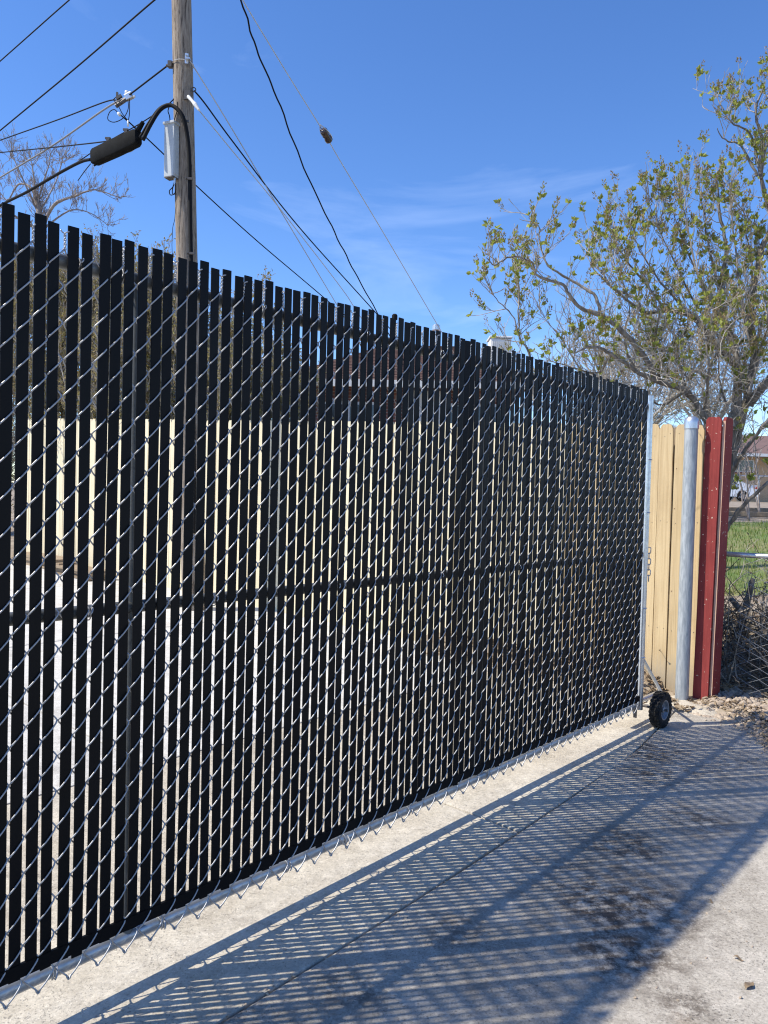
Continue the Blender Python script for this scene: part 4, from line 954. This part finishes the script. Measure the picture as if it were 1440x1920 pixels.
# tap fitting
tap = thing('tap_fitting', 'small silver cable tap with looped leads on the strand left of the pole', 'fitting', at(242, 181, 8.5))
mb = MB(); mb.box((0, 0, 0), (.085, .05, .065), Matrix.Rotation(-.5, 3, 'Y')); mb.tube([(.05, -.02, -.01), (.075, -.02, -.005)], .014, 8); mb.build('body', M['steel'], tap, bevel=.008)
mb = MB(); mb.tube([(-.025, 0, .02), (-.025, 0, .055)], .022, 10); mb.build('dome', M['white_plastic'], tap, smooth=True)
mb = MB(); mb.tube([(-.03, 0, -.03), (-.15, .02, -.10)], .022, 8); mb.box((-.11, 0, -.01), (.07, .03, .03), Matrix.Rotation(-.6, 3, 'Y')); mb.box((-.13, 0, .02), (.02, .02, .045)); mb.build('bracket', M['rustbolt'], tap)
mb = MB(); mb.tube([(-.11, -.02, -.19), (-.085, -.02, -.215)], .016, 8); mb.build('plug', M['white_plastic'], tap, smooth=True)
mb = MB(); mb.tube([(.0, -.02, -.33), (.0, -.02, -.27)], .010, 8); mb.build('plug', M['white_plastic'], tap, smooth=True)
for pts in ([(-.01, -.01, -.03), (0, -.02, -.14), (-.05, -.02, -.24), (-.15, -.02, -.29), (-.22, -.02, -.26), (-.20, -.02, -.18), (-.15, -.02, -.155), (-.11, -.02, -.19)], [(.01, -.01, -.03), (.015, -.02, -.15), (.012, -.02, -.22), (.0, -.02, -.28)], [(-.16, 0, -.05), (-.10, -.01, -.13), (-.06, -.01, -.20), (.03, 0, -.30), (.09, .02, -.36)], [(-.18, .02, -.03), (-.12, .0, .0), (-.08, 0, -.08)]):
    mb = MB(); mb.tube(bez([V(p) for p in pts], 5), .0048, 5); mb.build('lead', M['black'], tap, smooth=True)

# ------------------------------------------------------------------ tiled house behind the fence
def house_back():
    p = at(500, 1030, 17.0); g = gz(p.x, p.y); t = thing('brick_house', 'red brick house with brown shingled hip roof behind the wooden fence', 'house', (p.x, p.y, g), RAD(-4))
    Wd, Dp = 5.7, 7.0; ez = at(650, 714, 17).z-g; rz_ = at(780, 652, 20.5).z-g
    mb = MB(); mb.box((Wd/2, Dp/2, ez/2-.05), (Wd-.9, Dp-.9, ez)); mb.build('wall', M['brick'], t)
    # roof deck, courses as boards
    A_, B_, C_, D__ = V((0, 0, ez)), V((Wd, 0, ez)), V((Wd, Dp, ez)), V((0, Dp, ez)); R1, R2 = V((2.3, Dp/2, rz_)), V((Wd-1.6, Dp/2, rz_))
    mb = MB(); mb.add([A_, B_, C_, D__, R1, R2], [(0, 1, 5, 4), (1, 2, 5), (2, 3, 4, 5), (3, 0, 4), (0, 3, 2, 1)]); roof = mb.build('roof', M['rooftile'], t)
    n = 24
    for i in range(n):
        for (P0, P1, Q0, Q1) in ((A_, B_, R1, R2), (D__, A_, R1, R1)):
            f0, f1 = i/n, (i+1)/n; a, b = P0.lerp(Q0, f0), P1.lerp(Q1, f0); c, e = P1.lerp(Q1, f1), P0.lerp(Q0, f1)
            nn = ((b-a).cross(e-a)).normalized()
            if nn.z < 0: nn = -nn
            mb = MB(); mb.add([a+nn*.006, b+nn*.006, c+nn*.010, e+nn*.010, a+nn*.040, b+nn*.040], [(4, 5, 2, 3), (0, 1, 5, 4), (0, 4, 3), (1, 2, 5)]); o = mb.build('shingle_course', M['rooftile'], roof)
    mb = MB(); mb.box((Wd/2, -.04, ez-.07), (Wd+.12, .12, .15)); mb.build('gutter', M['trim'], t)
    mb = MB(); mb.box((-.04, Dp/2, ez-.07), (.12, Dp, .15)); mb.build('gutter', M['trim'], t)
    for x, w in ((1.7, 1.3), (4.5, 1.3)):
        mb = MB(); mb.box((x, .43, ez-.95), (w, .10, 1.05)); f = mb.build('window', M['trim'], t)
        for q in (-1, 1):
            mb = MB(); mb.box((x+q*w*.245, .375, ez-.95), (w*.44, .03, .92)); mb.build('pane', M['glass'], f)
    mb = MB(); mb.box((3.4, .43, ez-1.2), (.95, .08, 2.1)); d_ = mb.build('door', M['trim'], t)
    mb = MB(); mb.tube([(3.75, .37, ez-1.3), (3.75, .31, ez-1.3)], .03, 8); mb.build('handle', M['steel'], d_)
    # pipes through the roof
    for (px, py, Yd, r, mt, nm) in ((740, 594, 19.9, .06, M['black'], 'vent_pipe'), (818, 614, 19.9, .085, M['steel'], 'flue')):
        q = at(px, py, Yd); mw = Matrix.Rotation(RAD(4), 3, 'Z') @ (q-V((p.x, p.y, g))); mb = MB(); mb.tube([V((mw.x, mw.y, rz_-.8)), V((mw.x, mw.y, mw.z-.05))], r*.7, 10); mb.lathe([(r*.7, -.09), (r*1.25, -.07), (r*1.25, .03), (r*.8, .07), (0, .08)], (mw.x, mw.y, mw.z), (0, 0, 1), 12); mb.build(nm, mt, roof)
    return t
house_back()
q = at(936, 650, 19.0)
cooler = thing('roof_cooler', 'boxy off white evaporative cooler standing on the tiled roof, behind the leafy stem', 'cooler', (q.x, q.y, q.z-.75))
mb = MB(); mb.box((0, 0, .55), (.50, .55, .70)); mb.build('cabinet', M['trim'], cooler, bevel=.02)
mb = MB(); mb.box((0, 0, .93), (.56, .60, .05)); mb.build('lid', M['trim'], cooler, bevel=.015)
for i in range(9):
    mb = MB(); mb.box((-.2+.05*i, -.285, .55), (.014, .02, .56)); mb.build('louver', M['trim'], cooler)
mb = MB(); mb.box((0, 0, .1), (.3, .3, .22)); mb.build('duct', M['steel'], cooler)

# ------------------------------------------------------------------ across the road: house, car, saplings, rail fence
def house_far():
    p = at(1330, 940, 52); g = gz(p.x, p.y); t = thing('tan_house', 'tan brick bungalow with brown roof far beyond the lawn', 'house', (p.x, p.y, g), RAD(2))
    ez = at(1400, 851, 52).z-g; rz_ = at(1400, 816, 56).z-g; Wd, Dp = 16, 8
    mb = MB(); mb.box((Wd/2, Dp/2+.3, ez/2-.1), (Wd-.6, Dp-.8, ez-.1)); mb.build('wall', M['tanbrick'], t)
    mb = MB(); mb.add([(-.4, -.5, ez), (Wd+.4, -.5, ez), (Wd+.4, Dp+.5, ez), (-.4, Dp+.5, ez), (1.5, Dp/2, rz_), (Wd-1.5, Dp/2, rz_)], [(0, 1, 5, 4), (1, 2, 5), (2, 3, 4, 5), (3, 0, 4), (0, 3, 2, 1)]); mb.build('roof', M['roof2'], t)
    mb = MB(); mb.box((Wd/2, -.52, ez-.08), (Wd+.9, .08, .2)); mb.build('fascia', M['trim'], t)
    for x, w in ((2.3, 1.9), (8.2, 2.2), (12.5, 1.4)):
        mb = MB(); mb.box((x, .68, ez-.78), (w+.12, .08, .80)); f = mb.build('window', M['trim'], t)
        for q_ in (-1, 1):
            mb = MB(); mb.box((x+q_*w*.25, .63, ez-.78), (w*.46, .05, .68)); mb.build('pane', M['glass'], f)
        mb = MB(); mb.box((x, .64, ez-1.24), (w+.3, .16, .08)); mb.build('sill', M['brick'], f)
    mb = MB(); mb.box((5.2, .68, ez-1.3), (1.0, .08, 2.1)); mb.build('door', M['roof2'], t)
house_far()
def car():
    pr = at(1378, 938, 47); g = gz(pr.x, pr.y)
    t = thing('parked_car', 'white sedan parked far off before the tan brick bungalow', 'car', (pr.x, pr.y, g), RAD(3))
    # local x to the right is the tail; rear axle at x = 0
    prof = [(1.02, .36), (1.06, .62), (1.00, .90), (.93, .985), (.30, 1.03), (-.45, 1.40), (-.9, 1.455), (-1.7, 1.44), (-2.1, 1.36), (-2.85, .98), (-3.6, .86), (-3.74, .70), (-3.76, .42), (-3.6, .26), (.85, .26)]
    mb = MB(); n = len(prof); vs = []
    for yy, sc, in ((-.84, 0), (-.88, 1), (.88, 1), (.84, 0)):
        for x, z in prof:
            tw = max(0, (z-.95)/.5); w = yy*(1-.22*tw); ins_ = .0 if sc else .05
            vs.append((x*(1-ins_*.25), w, z if sc else z-.0 if z > .9 else z))
    fs = [tuple(range(n)), tuple(range(4*n-1, 3*n-1, -1))]
    for k in range(3): fs += [(k*n+i, k*n+(i+1) % n, (k+1)*n+(i+1) % n, (k+1)*n+i) for i in range(n)]
    mb.add(vs, fs); mb.build('body', M['carpaint'], t, auto=True)
    for sgn in (-1, 1):
        mb = MB()
        for poly in ([(-.38, 1.06), (-.55, 1.34), (-.98, 1.385), (-1.05, 1.02)], [(-1.13, 1.02), (-1.06, 1.385), (-1.7, 1.37), (-2.05, 1.30), (-2.45, 1.0)]):
            mb.add([(x, sgn*(.87*(1-.22*max(0, (z-.95)/.5))+.012), z) for x, z in poly], [(0, 1, 2, 3)] if len(poly) == 4 else [(0, 1, 2, 3, 4)])
        mb.build('side_window', M['glass'], t)
        mb = MB(); mb.box((.985, sgn*.68, .80), (.16, .34, .17)); mb.box((.90, sgn*.855, .82), (.22, .07, .14)); mb.build('tail_light', M['taillight'], t, bevel=.02)
        for wx in (0, -2.7):
            w = bpy.data.objects.new('wheel', None); COL.objects.link(w); w.parent = t
            mb = MB(); mb.lathe([(.20, -.10), (.30, -.10), (.325, -.07), (.325, .07), (.30, .10), (.20, .10)], (wx, sgn*.80, .325), (0, 1, 0), 22); mb.build('tyre', M['rubber'], w, auto=True)
            mb = MB(); mb.lathe([(0, .085), (.05, .09), (.06, .07)], (wx, sgn*.80, .325), (0, sgn, 0), 12); mb.lathe([(.19, .07), (.21, .10), (.22, .09), (.20, -.05)], (wx, sgn*.80, .325), (0, sgn, 0), 22)
            for k in range(5):
                a = k*2*math.pi/5; R = Matrix.Rotation(a, 3, 'Y'); mb.box(V((wx, sgn*.88, .325))+R @ V((.115, 0, 0)), (.18, .03, .065), R)
            mb.build('rim', M['rim'], w)
            mb = MB(); mb.lathe([(.20, .065), (.0, .06)], (wx, sgn*.80, .325), (0, sgn, 0), 18); mb.build('brake_disc', M['rustbolt'], w)
    mb = MB(); mb.add([(.24, -.66, 1.055), (.24, .66, 1.055), (-.42, .58, 1.385), (-.42, -.58, 1.385)], [(0, 1, 2, 3)]); mb.build('rear_window', M['glass'], t)
car()
# multi-stemmed bare saplings in front of the bungalow
for i, (px, dd, hh, lb) in enumerate(((1404, 16, 2.2, 'bare multi stemmed sapling standing before the white car'), (1424, 18, 2.6, 'bare forked sapling right of the white car'), (1392, 22, 1.9, 'small bare sapling in the planting bed beyond the lawn'))):
    b = at(px, 985, dd); b.z = gz(b.x, b.y); rg = random.Random(300+i); L = []
    for q_ in range(2):
        a = V((rg.gauss(0, .35), rg.gauss(0, .3), 0)); L.append(([b, b+a*.4+V((0, 0, hh*.4)), b+a+V((0, 0, hh*rg.uniform(.8, 1)))], .025, .008))
    bare_tree('sapling', lb, 'sapling', b, L, M['barkred'], 310+i, den=2, lev=1, L=(.25, .6), r=.007, up=.5, minr=.0045, group='saplings beyond the lawn')
fr = thing('rail_fence', 'thin grey pipe rail fence crossing in front of the far bungalow', 'fence', at(1340, 945, 40))
fr.location.z = gz(fr.location.x, fr.location.y)
rl = at(1400, 892, 40).z - fr.location.z
mb = MB(); mb.tube([(-1, 0, rl), (14, .5, rl)], .035, 8); mb.build('rail', M['steel'], fr)
for k in range(6): mb = MB(); mb.tube([(-.5+k*2.8, .02+k*.09, -.1), (-.5+k*2.8, .02+k*.09, rl)], .035, 8); mb.build('rail_post', M['steel'], fr)
# low timber edging and rocks of the planting bed
for i, (px, py, dd, ln, an) in enumerate(((1392, 965, 20, 3.0, .1), (1425, 972, 17.5, 3.0, -.15))):
    b = at(px, py, dd); b.z = gz(b.x, b.y); o = thing('landscape_timber', ('weathered grey timber edging the bed, the farther of two' if i == 0 else 'weathered grey timber edging the bed, the nearer of two'), 'timber', b, an, 'timbers edging the bed')
    mb = MB(); mb.box((0, 0, .05), (ln, .14, .12)); mb.build('beam', M['rawwood'], o, bevel=.02)
# stacked boards and a crate by the far end of the fence, seen through the slats
for i, (s_, m_, L_, w_, h_, mt, lb, nm) in enumerate(((4.3, -9.2, 1.6, .35, .16, M['rawwood'], 'low stack of weathered boards at the far foot of the fence', 'board_stack'), (4.25, -7.9, 1.1, .35, .12, M['rawwood'], 'shorter pile of grey boards beside the weathered stack', 'board_stack'))):
    o = thing(nm, lb, 'boards', G(s_, m_, .0195*-m_), GROT+math.pi/2, 'boards stacked at the fence'); rg = random.Random(i)
    for k in range(4):
        mb = MB(); mb.box((rg.gauss(0, .04), rg.gauss(0, .02), h_*(k+.5)/4), (L_*rg.uniform(.85, 1), w_*.9, h_/4-.004), Matrix.Rotation(rg.gauss(0, .02), 3, 'Z')); mb.build('plank', mt, o)
